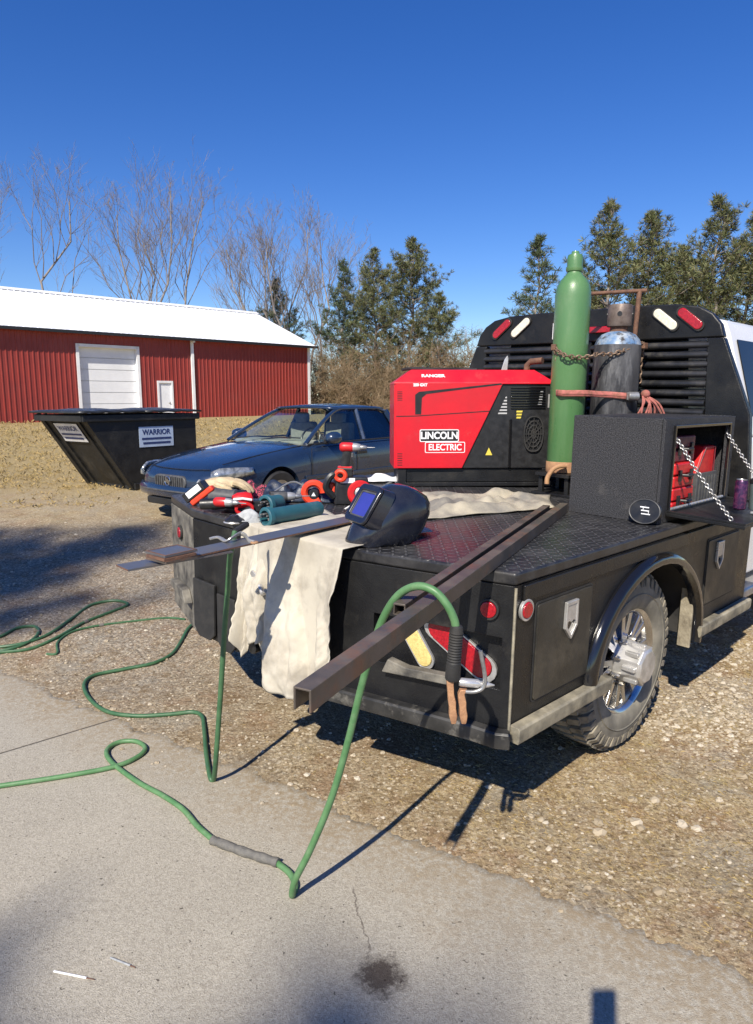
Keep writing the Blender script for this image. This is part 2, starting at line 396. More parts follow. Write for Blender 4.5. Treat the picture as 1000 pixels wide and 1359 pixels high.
# ------------------------------------------------------------------ camera, sky, sun
cam = bpy.data.objects.new('camera', bpy.data.cameras.new('camera')); COL.objects.link(cam); SC.camera = cam
cd = cam.data; cd.sensor_fit = 'VERTICAL'; cd.sensor_height = 36; cd.lens = FPX / 1359 * 36; cd.clip_start = .02; cd.clip_end = 3000
cam.location = CAM; cam.rotation_euler = (math.pi / 2 - TH, 0, 0)
SUN = ray(800, 1320).normalized()
EL = math.asin(-SUN.z)
w = bpy.data.worlds.new('World'); SC.world = w; w.use_nodes = True; nt = w.node_tree; bg = nt.nodes['Background']
sky = nt.nodes.new('ShaderNodeTexSky'); sky.sky_type = 'NISHITA'; sky.sun_disc = False; sky.sun_elevation = EL
sky.sun_rotation = math.atan2(-SUN.x, -SUN.y); sky.air_density = 1.0; sky.dust_density = .15; sky.ozone_density = 4.5; sky.altitude = 200
hs = nd(nt, 'ShaderNodeHueSaturation', Saturation=1.29, Value=1.17); hs.inputs['Hue'].default_value = .517
nt.links.new(sky.outputs[0], hs.inputs['Color']); nt.links.new(hs.outputs[0], bg.inputs[0]); bg.inputs[1].default_value = .085
sl = bpy.data.lights.new('sun', 'SUN'); sl.energy = 5.0; sl.angle = R(.53); sl.color = (1, .925, .80)
so = bpy.data.objects.new('sun', sl); COL.objects.link(so); so.rotation_euler = SUN.to_track_quat('-Z', 'Y').to_euler()
SC.view_settings.view_transform = 'Standard'; SC.view_settings.look = 'None'; SC.view_settings.exposure = .48; SC.view_settings.gamma = 1

# ------------------------------------------------------------------ ground, concrete
E0 = gz(0, 888); E1 = gz(1000, 1292); ED = (E1 - E0).normalized(); EN = V((-ED.y, ED.x, 0))
if EN.y < 0: EN = -EN
def sdist(x, y): return (V((x, y, 0)) - E0).dot(EN)
def axis(lo, hi, step, far, g=1.22):
    a = [lo + step * i for i in range(int((hi - lo) / step) + 1)]; s = step; q = a[-1]
    while q < far[1]: s *= g; q += s; a.append(q)
    s = step; q = a[0]; pre = []
    while q > far[0]: s *= g; q -= s; pre.append(q)
    return pre[::-1] + a
xs = axis(-6, 6, .07, (-400, 400)); ys = axis(1.2, 11, .07, (-60, 600))
def gsurf(x, y):
    s = sdist(x, y); z = gh(y)
    if s > -.06:
        k = min(1, (s + .06) / .5)
        z += k * (.022 * noise.noise(V((x * .9, y * .9, 1))) + .013 * noise.noise(V((x * 3.1, y * 3.1, 4))) + .006 * noise.noise(V((x * 9, y * 9, 7)))) - .004
    else: z -= .02
    return z
grid = [[(x, y, gsurf(x, y)) for x in xs] for y in ys]
m, nt, p = newmat('dirt_gravel_and_dry_grass')
tc = nt.nodes.new('ShaderNodeTexCoord'); P = tc.outputs['Object']; sp = nd(nt, 'ShaderNodeSeparateXYZ'); nt.links.new(P, sp.inputs[0]); X, Y = sp.outputs[0], sp.outputs[1]
nL = noi(nt, .35, 5, .6, P).outputs[0]; nM = noi(nt, 1.6, 7, .65, P, .4).outputs[0]; nF = noi(nt, 22, 8, .75, P).outputs[0]; nFF = noi(nt, 110, 4, .7, P).outputs[0]
vo = nd(nt, 'ShaderNodeTexVoronoi', Scale=34); nt.links.new(P, vo.inputs['Vector']); vo2 = nd(nt, 'ShaderNodeTexVoronoi', Scale=85); nt.links.new(P, vo2.inputs['Vector'])
g1 = ramp(nt, [(0, (.10, .085, .065)), (.5, (.26, .225, .175)), (1, (.52, .46, .37))]); nt.links.new(vo.outputs['Color'], g1.inputs[0])
g2 = ramp(nt, [(0, (.12, .10, .075)), (.6, (.27, .23, .175)), (1, (.44, .385, .305))]); nt.links.new(vo2.outputs['Color'], g2.inputs[0])
gravel = mix(nt, g1.outputs[0], g2.outputs[0], mrange(nt, nF, .4, .6))
dirt = mix(nt, (.23, .165, .095), (.45, .365, .24), mrange(nt, nF, .35, .65))
ngs = nd(nt, 'ShaderNodeMapping'); ngs.inputs['Scale'].default_value = (60, 14, 30); nt.links.new(P, ngs.inputs[0])
nG = noi(nt, 1.0, 6, .7, ngs.outputs[0], 1.2).outputs[0]
straw = mix(nt, (.25, .175, .08), (.49, .39, .215), mrange(nt, nG, .35, .65))
straw = mix(nt, straw, (.145, .135, .045), mth(nt, 'MULTIPLY', mrange(nt, nM, .56, .72), .6))
lawn = mix(nt, straw, (.29, .225, .10), .45)
near = mix(nt, dirt, straw, mrange(nt, nM, .38, .52))
sdn = mth(nt, 'ADD', mth(nt, 'ADD', mth(nt, 'MULTIPLY', X, EN.x), mth(nt, 'MULTIPLY', Y, EN.y)), -E0.dot(EN))
rightstone = mth(nt, 'MULTIPLY', mrange(nt, X, 1.2, 2.0), mrange(nt, noi(nt, 1.1, 8, .75, P).outputs[0], .47, .53))
gravel_r = mix(nt, gravel, (.52, .475, .40), .45)
near = mix(nt, near, gravel_r, mth(nt, 'MULTIPLY', rightstone, .9))
near = mix(nt, near, (.20, .115, .05), mth(nt, 'MULTIPLY', mrange(nt, noi(nt, 2.6, 10, .82, P).outputs[0], .50, .60), .8))
near = mix(nt, near, (.30, .25, .085), mth(nt, 'MULTIPLY', mth(nt, 'MULTIPLY', mrange(nt, X, .6, 1.4), mrange(nt, noi(nt, 1.9, 9, .75, P).outputs[0], .54, .64)), .6))
strw = nd(nt, 'ShaderNodeMapping'); strw.inputs['Scale'].default_value = (150, 38, 60); strw.inputs['Rotation'].default_value = (0, 0, .5); nt.links.new(P, strw.inputs[0])
near = mix(nt, near, (.58, .455, .26), mth(nt, 'MULTIPLY', mth(nt, 'MULTIPLY', mrange(nt, noi(nt, 1.0, 4, .7, strw.outputs[0], 1.5).outputs[0], .52, .62), mrange(nt, nM, .40, .55)), .8))
near = mix(nt, near, (.62, .52, .36), mth(nt, 'MULTIPLY', mrange(nt, noi(nt, 70, 5, .7, P).outputs[0], .56, .68), .65))
drive = mth(nt, 'MULTIPLY', mrange(nt, X, .3, -1.6), mrange(nt, mth(nt, 'ADD', Y, mth(nt, 'MULTIPLY', nL, 2)), 10.6, 9.2))
near = mix(nt, near, gravel, mth(nt, 'MULTIPLY', drive, mrange(nt, nM, .25, .5, .75, 1)))
near = mix(nt, near, (.36, .285, .18), mth(nt, 'MULTIPLY', mth(nt, 'MULTIPLY', mrange(nt, sdn, .75, .1), mrange(nt, nF, .35, .6)), .75))
far = mrange(nt, mth(nt, 'ADD', Y, mth(nt, 'MULTIPLY', nM, 3.5)), 10.0, 12.2)
strip = mix(nt, lawn, (.40, .36, .30), mth(nt, 'MULTIPLY', mrange(nt, mth(nt, 'ABSOLUTE', mth(nt, 'SUBTRACT', mth(nt, 'ADD', Y, mth(nt, 'MULTIPLY', nM, 2)), 10.6)), 1.6, .2), mrange(nt, nF, .42, .62)))
col = mix(nt, near, strip, far)
col = mix(nt, col, (.09, .072, .05), mth(nt, 'MULTIPLY', mrange(nt, nFF, .54, .68), .55))
fade = mrange(nt, Y, 14.0, 7.0)
vo3 = nd(nt, 'ShaderNodeTexVoronoi', Scale=82); nt.links.new(P, vo3.inputs['Vector']); vsep = nd(nt, 'ShaderNodeSeparateColor'); nt.links.new(vo3.outputs['Color'], vsep.inputs[0])
grain = ramp(nt, [(0, (.10, .068, .04)), (.3, (.22, .15, .09)), (.55, (.36, .265, .165)), (.8, (.50, .40, .27)), (1, (.72, .65, .52))]); nt.links.new(vsep.outputs[0], grain.inputs[0])
col = mix(nt, col, grain.outputs[0], mth(nt, 'MULTIPLY', mth(nt, 'MULTIPLY', fade, mrange(nt, vsep.outputs[1], .25, .6)), .55))
redd = noi(nt, 2.1, 7, .7, P).outputs[0]
col = mix(nt, col, (.25, .135, .07), mth(nt, 'MULTIPLY', mth(nt, 'MULTIPLY', fade, mrange(nt, redd, .53, .62)), .38))
col = mix(nt, col, (.27, .255, .215), mth(nt, 'MULTIPLY', mth(nt, 'MULTIPLY', fade, mrange(nt, redd, .46, .38)), .45))
col = mix(nt, col, (.095, .062, .03), mth(nt, 'MULTIPLY', mth(nt, 'MULTIPLY', mrange(nt, noi(nt, 36, 7, .8, P, .6).outputs[0], .53, .61), fade), .8))
col = mix(nt, col, (.70, .61, .44), mth(nt, 'MULTIPLY', mth(nt, 'MULTIPLY', mrange(nt, noi(nt, 52, 7, .8, P, .3).outputs[0], .57, .63), fade), .75))
col = mix(nt, col, (.17, .11, .05), mth(nt, 'MULTIPLY', mth(nt, 'MULTIPLY', mrange(nt, noi(nt, 7, 8, .75, P).outputs[0], .52, .62), fade), .55))
nt.links.new(col, p.inputs['Base Color']); p.inputs['Roughness'].default_value = .95; p.inputs['Specular IOR Level'].default_value = .2
b1 = nd(nt, 'ShaderNodeBump', Strength=.4, Distance=.02); nt.links.new(nF, b1.inputs['Height'])
b2 = nd(nt, 'ShaderNodeBump', Strength=.45, Distance=.010); nt.links.new(vo.outputs['Distance'], b2.inputs['Height']); b2.invert = True; nt.links.new(b1.outputs[0], b2.inputs['Normal'])
b3 = nd(nt, 'ShaderNodeBump', Strength=.9, Distance=.008); nt.links.new(nFF, b3.inputs['Height']); nt.links.new(b2.outputs[0], b3.inputs['Normal'])
nt.links.new(b3.outputs[0], p.inputs['Normal'])
tag(build('ground', MB().sheet(grid), m, weld=False, sm=180), kind='structure')

m, nt, p = newmat('broom_finished_concrete'); tc = nt.nodes.new('ShaderNodeTexCoord'); P = tc.outputs['Object']
sp = nd(nt, 'ShaderNodeSeparateXYZ'); nt.links.new(P, sp.inputs[0]); X, Y = sp.outputs[0], sp.outputs[1]
nM = noi(nt, 1.3, 7, .6, P).outputs[0]; nF = noi(nt, 40, 6, .7, P).outputs[0]; nFF = noi(nt, 260, 3, .6, P).outputs[0]
col = mix(nt, (.37, .335, .265), (.44, .40, .32), mrange(nt, nM, .35, .65))
col = mix(nt, col, (.27, .235, .19), mth(nt, 'MULTIPLY', mrange(nt, nF, .52, .7), .55))
gv3 = nd(nt, 'ShaderNodeTexVoronoi', Scale=170); nt.links.new(P, gv3.inputs['Vector']); gsp = nd(nt, 'ShaderNodeSeparateColor'); nt.links.new(gv3.outputs['Color'], gsp.inputs[0])
col = mix(nt, col, mix(nt, (.22, .195, .155), (.56, .52, .44), gsp.outputs[0]), .38)
col = mix(nt, col, (.10, .085, .07), mth(nt, 'MULTIPLY', mrange(nt, nFF, .61, .68), .7))
col = mix(nt, col, (.06, .05, .04), mth(nt, 'MULTIPLY', mrange(nt, noi(nt, 55, 2, .5, P).outputs[0], .70, .73), .8))
sdn = mth(nt, 'ADD', mth(nt, 'ADD', mth(nt, 'MULTIPLY', X, EN.x), mth(nt, 'MULTIPLY', Y, EN.y)), -E0.dot(EN))
col = mix(nt, col, (.30, .235, .15), mth(nt, 'MULTIPLY', mrange(nt, mth(nt, 'ADD', sdn, mth(nt, 'MULTIPLY', nM, .9)), -.02, .42), mrange(nt, nF, .38, .58)))
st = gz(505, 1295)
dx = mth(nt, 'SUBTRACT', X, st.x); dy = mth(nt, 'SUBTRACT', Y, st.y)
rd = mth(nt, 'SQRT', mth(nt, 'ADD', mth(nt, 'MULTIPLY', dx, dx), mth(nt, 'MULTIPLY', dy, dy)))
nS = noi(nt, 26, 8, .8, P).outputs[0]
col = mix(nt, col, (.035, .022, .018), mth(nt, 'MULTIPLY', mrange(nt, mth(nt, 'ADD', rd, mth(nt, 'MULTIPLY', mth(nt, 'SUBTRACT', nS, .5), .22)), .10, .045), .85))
jA, jB = gz(0, 1000), gz(150, 955); jd = (jB - jA).normalized(); jn = V((-jd.y, jd.x, 0))
sj = mth(nt, 'ABSOLUTE', mth(nt, 'ADD', mth(nt, 'ADD', mth(nt, 'MULTIPLY', X, jn.x), mth(nt, 'MULTIPLY', Y, jn.y)), -jA.dot(jn)))
along = mth(nt, 'ADD', mth(nt, 'ADD', mth(nt, 'MULTIPLY', X, jd.x), mth(nt, 'MULTIPLY', Y, jd.y)), -jB.dot(jd))
jm = mth(nt, 'MULTIPLY', mrange(nt, mth(nt, 'ADD', sj, mth(nt, 'MULTIPLY', nF, .004)), .010, .005), mrange(nt, along, .35, .25))
col = mix(nt, col, (.09, .075, .06), mth(nt, 'MULTIPLY', jm, .8))
cA, cB = gz(470, 1180), gz(492, 1270); c_d = (cB - cA).normalized(); cn = V((-c_d.y, c_d.x, 0)); nC = noi(nt, 9, 5, .7, P).outputs[0]
sc_ = mth(nt, 'ABSOLUTE', mth(nt, 'ADD', mth(nt, 'ADD', mth(nt, 'ADD', mth(nt, 'MULTIPLY', X, cn.x), mth(nt, 'MULTIPLY', Y, cn.y)), -cA.dot(cn)), mth(nt, 'MULTIPLY', mth(nt, 'SUBTRACT', nC, .5), .09)))
ca = mth(nt, 'ADD', mth(nt, 'ADD', mth(nt, 'MULTIPLY', X, c_d.x), mth(nt, 'MULTIPLY', Y, c_d.y)), -cA.dot(c_d))
cm = mth(nt, 'MULTIPLY', mth(nt, 'MULTIPLY', mrange(nt, sc_, .006, .001), mrange(nt, ca, -.05, .02)), mrange(nt, ca, .36, .30))
col = mix(nt, col, (.12, .10, .08), mth(nt, 'MULTIPLY', cm, .8))
nt.links.new(col, p.inputs['Base Color']); p.inputs['Roughness'].default_value = .9; p.inputs['Specular IOR Level'].default_value = .25
b1 = nd(nt, 'ShaderNodeBump', Strength=.35, Distance=.01); nt.links.new(nF, b1.inputs['Height'])
b2 = nd(nt, 'ShaderNodeBump', Strength=.8, Distance=.005); nt.links.new(nFF, b2.inputs['Height']); nt.links.new(b1.outputs[0], b2.inputs['Normal'])
b3 = nd(nt, 'ShaderNodeBump', Strength=1, Distance=.01); b3.invert = True; nt.links.new(jm, b3.inputs['Height']); nt.links.new(b2.outputs[0], b3.inputs['Normal'])
nt.links.new(b3.outputs[0], p.inputs['Normal'])
rows = []
for j, dd in enumerate([0, .02, .06, .15, .4, 1, 2, 3.5, 5.5, 8]):
    row = []
    for i in range(601):
        t = -1.3 + 7.2 * i / 600
        q = E0 + ED * t - EN * dd
        if j < 4: q = q + EN * ((.06 * noise.noise(V((t * 1.7, 3, 0))) + .06 * noise.noise(V((t * 6, 9, 0))) + .045 * noise.noise(V((t * 17, 5, 0))) + .03 * noise.noise(V((t * 41, 2, 0)))) * (1 - j / 4))
        row.append((q.x, q.y, gh(q.y) + (-.012 if j == 0 else .0)))
    rows.append(row)
tag(build('concrete_pad', MB().sheet(rows), m, weld=False, sm=180), kind='structure')

# loose stones and dry grass
def stone_into(mb, x, y, z, r):
    q = random.random() * 6.28; vs = []; n = 5
    for k, (rr, zz) in enumerate(((.9, -.1), (1.0, .3), (.55, .7))):
        for j in range(n):
            a = q + 6.283 * (j + .5 * k) / n; s = r * rr * random.uniform(.75, 1.2)
            vs.append((x + s * math.cos(a), y + s * math.sin(a) * .8, z + r * zz * random.uniform(.7, 1.1)))
    fs = [(k * n + j, k * n + (j + 1) % n, (k + 1) * n + (j + 1) % n, (k + 1) * n + j) for k in range(2) for j in range(n)] + [tuple(2 * n + j for j in range(n))]
    mb.add(vs, fs)
mb = MB(); n = 0
while n < 8000:
    x = random.uniform(-5, 5.2); y = random.uniform(2.0, 9.0) if random.random() < .75 else random.uniform(2, 5.5); s = sdist(x, y)
    if abs(x) > .62 * y + .4: continue
    if s < -.25: continue
    if s < 0 and random.random() > .12: continue
    dens = .55 + .9 * noise.noise(V((x * .9, y * .9, 2.2)))
    if x < .2: dens += .35
    if x > 1.5 and y > 3: dens += .15
    if random.random() > dens: continue
    r = random.uniform(.003, .009) * (1 + 1.6 * random.random() ** 6)
    if x > 1.4 and random.random() < .012: r = random.uniform(.014, .030)
    stone_into(mb, x, y, gsurf(x, y) if s > -.05 else G0, r); n += 1
n = 0
while n < 5200:   # the pale chips lie in patches on the right
    x = random.uniform(1.25, 4.6); y = random.uniform(2.2, 6.6)
    if x > .62 * y + .2 or sdist(x, y) < .35: continue
    d = noise.noise(V((x * 1.15, y * 1.15, 21.0))) + .5 * noise.noise(V((x * 3.1, y * 3.1, 8.0)))
    if random.random() > 2.6 * (d - .12): continue
    stone_into(mb, x, y, gsurf(x, y) - .003, random.uniform(.004, .012) * (1 + 1.5 * random.random() ** 7)); n += 1
for u, v in ((793, 1090), (795, 1102), (845, 1088), (851, 1095), (875, 1183), (905, 1090), (925, 1095), (870, 1060), (940, 1020), (840, 1060), (955, 1060), (985, 1030)):
    q = gz(u, v); stone_into(mb, q.x, q.y, gsurf(q.x, q.y), random.uniform(.02, .035))
tag(build('gravel_stones', mb, K['stone'], fix=False, sm=0), kind='stuff')
mb = MB()
def blade(mb, x, y, z, l, w, up):
    a = random.random() * 6.28; c, s = math.cos(a), math.sin(a); h = l * up
    mb.add([(x - s * w, y + c * w, z), (x + s * w, y - c * w, z), (x + c * l * .6, y + s * l * .6, z + h), (x + c * l, y + s * l, z + h * random.uniform(.6, 1.5))], [(0, 1, 2), (0, 2, 3)])
n = 0
while n < 30000:
    y = 1.9 + 10 * random.random() ** 1.6; x = random.uniform(-.62 * y, .62 * y); s = sdist(x, y)
    if s < .03 or (s < .3 and random.random() < .6): continue
    d = .5 + 1.1 * noise.noise(V((x * .8, y * .8, 6.1))) + (.25 if x > .4 else -.5)
    if random.random() > d: continue
    z = gsurf(x, y) - .002; q = random.random()
    for _ in range(3):
        blade(mb, x + random.gauss(0, .015), y + random.gauss(0, .015), z, random.uniform(.010, .032), .0008 + .0005 * q, random.uniform(.05, .45))
    n += 3
n = 0
while n < 46000:
    y = 9.5 + 26 * random.random() ** 1.8; x = random.uniform(-.95 * y, .45 * y)
    d = .8 + .8 * noise.noise(V((x * .5, y * .5, 6.1))) - (.6 if y < 10.8 else 0)
    if random.random() > d: continue
    k = y / 11
    for _ in range(4): blade(mb, x + random.gauss(0, .03 * k), y + random.gauss(0, .03 * k), gh(y) - .003, random.uniform(.03, .08) * k ** .7, .0028 * k, random.uniform(.15, .9))
    n += 4
tag(build('dry_grass', mb, K['blade'], fix=False, sm=0), kind='stuff')

# ------------------------------------------------------------------ pole barn
bp = dp(412, 549, 43.6); WA = R(46.6)
wv = V((-math.sin(WA), -math.cos(WA), 0)); wo = V((-wv.y, wv.x, 0))
barn = thing('pole_barn', 'long red metal pole barn with white roof behind the dumpster', 'barn', bp, math.atan2(wv.y, wv.x))
def onbarn(u, v):
    r = ray(u, v); t = (bp - CAM).dot(wo) / r.dot(wo); q = CAM + r * t - bp; return q.dot(wv), q.z
EAVE, LEN, DEP, RID = onbarn(411, 459)[1], 34.0, 12.4, 2.5
def ribs(mb, x0, x1, z0, z1, y=0, sgn=1):
    pts = []; x = x0
    while x < x1 - .01:
        for dx, h in ((0, 0), (.15, 0), (.17, .028), (.21, .028)):
            if x + dx <= x1: pts.append((x + dx, y + sgn * h))
        x += .23
    pts.append((x1, y)); mb.sheet([[(a, b, z0) for a, b in pts], [(a, b, z1) for a, b in pts]])
dx1, dzt = onbarn(103, 458); dx0, _ = onbarn(182, 460); ex1, ezt = onbarn(209, 506); ex0, _ = onbarn(229, 507); gx, _ = onbarn(256, 500)
mb = MB()
ribs(mb, 0, ex0, -1.2, EAVE); ribs(mb, ex0, ex1, ezt, EAVE); ribs(mb, ex1, dx0, -1.2, EAVE); ribs(mb, dx0, dx1, dzt, EAVE); ribs(mb, dx1, LEN, -1.2, EAVE)
mb.add([(0, 0, -1.2), (0, -DEP, -1.2), (0, -DEP, EAVE), (0, -DEP / 2, EAVE + RID - .05), (0, 0, EAVE)], [(0, 1, 2, 3, 4)])
mb.add([(LEN, 0, -1.2), (LEN, -DEP, -1.2), (LEN, -DEP, EAVE), (LEN, -DEP / 2, EAVE + RID - .05), (LEN, 0, EAVE)], [(0, 1, 2, 3, 4)])
mb.add([(0, -DEP, -1.2), (LEN, -DEP, -1.2), (LEN, -DEP, EAVE), (0, -DEP, EAVE)], [(0, 1, 2, 3)])
build('wall', mb, K['barnred'], barn, fix=False, sm=0)
mb = MB(); ov = .35
for s in (0, 1):
    y0 = ov if s == 0 else -DEP - ov; ym = -DEP / 2; z0 = EAVE - ov * RID / (DEP / 2) + .08
    pts = []; x = -ov
    while x < LEN + ov: pts += [(x, 0), (x + .19, 0), (x + .21, .03), (x + .24, .03), (x + .26, 0)]; x += .3
    mb.sheet([[(a, y0, z0 + b) for a, b in pts], [(a, ym, EAVE + RID + b) for a, b in pts]])
    mb.sheet([[(-ov, y0, z0 - .10), (LEN + ov, y0, z0 - .10)], [(-ov, ym, EAVE + RID - .10), (LEN + ov, ym, EAVE + RID - .10)]])
    mb.add([(-ov, y0, z0 - .10), (-ov, y0, z0), (-ov, ym, EAVE + RID), (-ov, ym, EAVE + RID - .10)], [(0, 1, 2, 3)])
build('roof', mb, K['barnroof'], barn, fix=False, sm=0)
build('ridge_cap', MB().prism([(-.35, -.10), (0, .05), (.35, -.10), (.35, -.13), (0, .02), (-.35, -.13)], (-ov - .02, -DEP / 2, EAVE + RID + .035), (0, 1, 0), (0, 0, 1), (LEN + 2 * ov, 0, 0)), K['barnwhite'], barn)
build('gutter', MB().bx((-ov, ov, EAVE - .17), (LEN + ov, ov + .1, EAVE - .03)), K['plastic'], barn)
build('corner_trim', MB().bx((-.02, -.12, -1.2), (.16, .045, EAVE - .1)), K['barnwhite'], barn)
build('downspout', MB().bx((gx - .06, .03, -1.0), (gx + .09, .13, EAVE - .1)).bx((gx - .04, .03, EAVE - .25), (gx + .07, ov, EAVE - .14)), K['barnwhite'], barn)
od = sub('overhead_door', barn)
mb = MB()
for i in range(8):
    h = (dzt + 1.0) / 8; mb.bx((dx0 + .04, -.26, -1.0 + i * h + .012), (dx1 - .04, -.2, -1.0 + (i + 1) * h - .012))
mb.bx((dx0, -.3, -1), (dx1, -.27, dzt))
build('door_panel', mb, K['doorwhite'], od, sm=0)
mb = MB().bx((dx0, -.26, dzt - .06), (dx1, .04, dzt + .08)).bx((dx0 - .1, -.26, -1), (dx0 + .04, .04, dzt + .08)).bx((dx1 - .04, -.26, -1), (dx1 + .1, .04, dzt + .08))
build('door_frame', mb, K['barnwhite'], od, sm=0)
ed = build('entry_door', MB().bx((ex0 + .08, -.06, -1), (ex1 - .08, -.02, ezt - .08)), K['doorwhite'], barn)
build('door_frame', MB().bx((ex0 - .02, -.06, ezt - .08), (ex1 + .02, .045, ezt + .03)).bx((ex0 - .02, -.06, -1), (ex0 + .08, .045, ezt - .08)).bx((ex1 - .08, -.06, -1), (ex1 + .02, .045, ezt - .08)), K['barnwhite'], ed, sm=0)
build('door_handle', MB().ell((ex0 + .2, 0, ezt - 1.1), (.05, .05, .05)), K['zinc'], ed)

# ------------------------------------------------------------------ dumpster
bc = gg(180, 650); a1 = R(35); e1 = V((math.sin(a1), math.cos(a1), 0))
dm = thing('dumpster', 'black steel dumpster with slanted front and closed lids on the dry lawn', 'dumpster', bc, math.atan2(e1.y, e1.x))
# local x along the side, local y across the slanted front, away from the camera
Wd, Hd = 1.25, 1.18; SL = .80; LB = 1.22
prof = [(0, 0.02), (LB, .02), (LB + .05, .55), (LB + .05, Hd), (-SL, Hd)]
body = build('body', MB().prism(prof, (0, 0, 0), (1, 0, 0), (0, 0, 1), (0, Wd, 0)), K['dump'], dm, bevel=.015)
fd = V((-SL, 0, Hd)).normalized(); fn = V((-Hd, 0, -SL)).normalized()
FL = V((-SL, 0, Hd)).length
for y0, wd in ((0, .10), (.22, .05), (Wd - .28, .05), (Wd - .10, .10)):
    build('rib', MB().prism([(0, 0), (FL, 0), (FL, wd), (0, wd)], V((0, y0, .02)) + fn * .001, fd, (0, 1, 0), fn * .035), K['dump'], dm, bevel=.006)
build('base_channel', MB().bx((-.02, -.03, 0), (LB + .1, .03, .1)).bx((-.03, 0, -.02), (.05, Wd, .09)), K['dump'], dm, bevel=.008)
build('rim', MB().bx((-SL - .05, -.045, Hd - .10), (LB + .1, 0, Hd)).bx((-SL - .06, 0, Hd - .10), (-SL, Wd, Hd)), K['dump'], dm, bevel=.01)
for k in (0, 1):
    g = []
    xm = (-SL - .10, (LB - SL) / 2 - .0) if k == 0 else ((LB - SL) / 2 + .03, LB + .12)
    for i in range(9):
        x = lerp(*xm, i / 8); row = []
        for j in range(9):
            y = lerp(-.07, Wd + .07, j / 8); row.append((x, y, Hd + .035 + .035 * math.sin(math.pi * i / 8) * math.sin(math.pi * j / 8) + .012 * ((i % 2))))
        g.append(row)
    build('lid', MB().sheet(g), K['dumplid'], dm, thick=.03)
def sticker(mbw, o, ux, uy, n, w, h, big, mat):
    st = build('sticker', MB().prism([(0, 0), (w, 0), (w, h), (0, h)], o, ux, uy, V(n) * .004), mat, dm, sm=0)
    t = MB(); o = V(o); ux = V(ux); uy = V(uy); nn = V(n) * .006
    text(t, 'WARRIOR', h * .36, o + ux * (w / 2) + uy * (h * .72), ux, uy, nn, sx=.9 * w / (h * .36 * 5.1), bold=.004)
    for i, (yy, ww) in enumerate(((.36, .86), (.14, .8))):
        t.prism([(0, 0), (w * ww, 0), (w * ww, h * .10), (0, h * .10)], o + ux * (w * (1 - ww) / 2) + uy * (h * yy) + nn, ux, uy, V(n) * .001)
    build('lettering', t, K['stickblue'], st, sm=0)
K['stickblue'] = pm('dark_blue_print', (.03, .05, .16), None, 5, .5); K['stickpale'] = pm('pale_blue_sticker', (.50, .60, .75), None, 5, .5)
sticker(None, (.12, -.004, .66), (1, 0, 0), (0, 0, 1), (0, -1, 0), .66, .32, 1, K['stickpale'])
sticker(None, V((0, Wd - .28, .02)) + fd * (FL * .64) + fn * .02, (0, -1, 0), fd, fn, .62, .34, 0, K['whiteprint'])

# ------------------------------------------------------------------ blue sedan
fc = dp(226, 640, 8.6); fc.z = gh(8.9) - .02
ca_ = R(39); car = thing('sedan', 'dark blue four-door sedan parked on the gravel beyond the truck bed', 'car', fc, math.pi / 2 - ca_)
LC = 5.05
st = [  # x, half width, z bottom, z bumper-crease, z shoulder, z top centre, top half width
    (0.00, .48, .34, .44, .56, .60, .40), (.05, .66, .26, .40, .60, .66, .55), (.16, .80, .22, .40, .66, .735, .64), (.36, .875, .20, .42, .715, .80, .70),
    (.75, .915, .19, .45, .79, .875, .73), (1.2, .93, .19, .48, .85, .935, .74), (1.62, .935, .19, .5, .90, .985, .76), (2.1, .935, .19, .5, .935, .985, .80),
    (2.9, .935, .19, .5, .945, .97, .80), (3.7, .935, .19, .5, .955, .98, .80), (4.25, .925, .2, .5, .96, 1.01, .76), (4.7, .90, .24, .5, .93, 1.0, .72), (4.97, .84, .3, .48, .86, .95, .62), (5.05, .74, .36, .48, .76, .84, .5)]
g = []
for x, hw, zb, zc, zs, zt, tw in st:
    half = [(0, zb), (hw * .7, zb), (hw * .94, zb + .04), (hw, zc), (hw, (zc + zs) / 2 + .02), (hw * .975, zs - .05), (hw * .93, zs), (tw, lerp(zs, zt, .62)), (tw * .5, lerp(zs, zt, .93)), (0, zt)]
    ring = [(x, y, z) for y, z in half] + [(x, -y, z) for y, z in half[-2:0:-1]]
    g.append(ring)
tmp = build('tmp', MB().loft(g), K['carblue'], subs=2, sm=180)
cut = MB()
WB0, WB1, WR = 1.02, 3.87, .345
for x in (WB0, WB1): cut.lathe([(WR, -1.2), (WR, 1.2)], 40, (x, 0, .36), (0, 1, 0))
cu = build('tmp2', cut, K['plastic'])
q = tmp.modifiers.new('b', 'BOOLEAN'); q.operation = 'DIFFERENCE'; q.object = cu; q.solver = 'EXACT'
dg = bpy.context.evaluated_depsgraph_get(); me = bpy.data.meshes.new_from_object(tmp.evaluated_get(dg))
bpy.data.objects.remove(tmp); bpy.data.objects.remove(cu)
me.polygons.foreach_set('use_smooth', [True] * len(me.polygons)); me.set_sharp_from_angle(angle=R(35))
bo = bpy.data.objects.new('body', me); COL.objects.link(bo); bo.parent = car
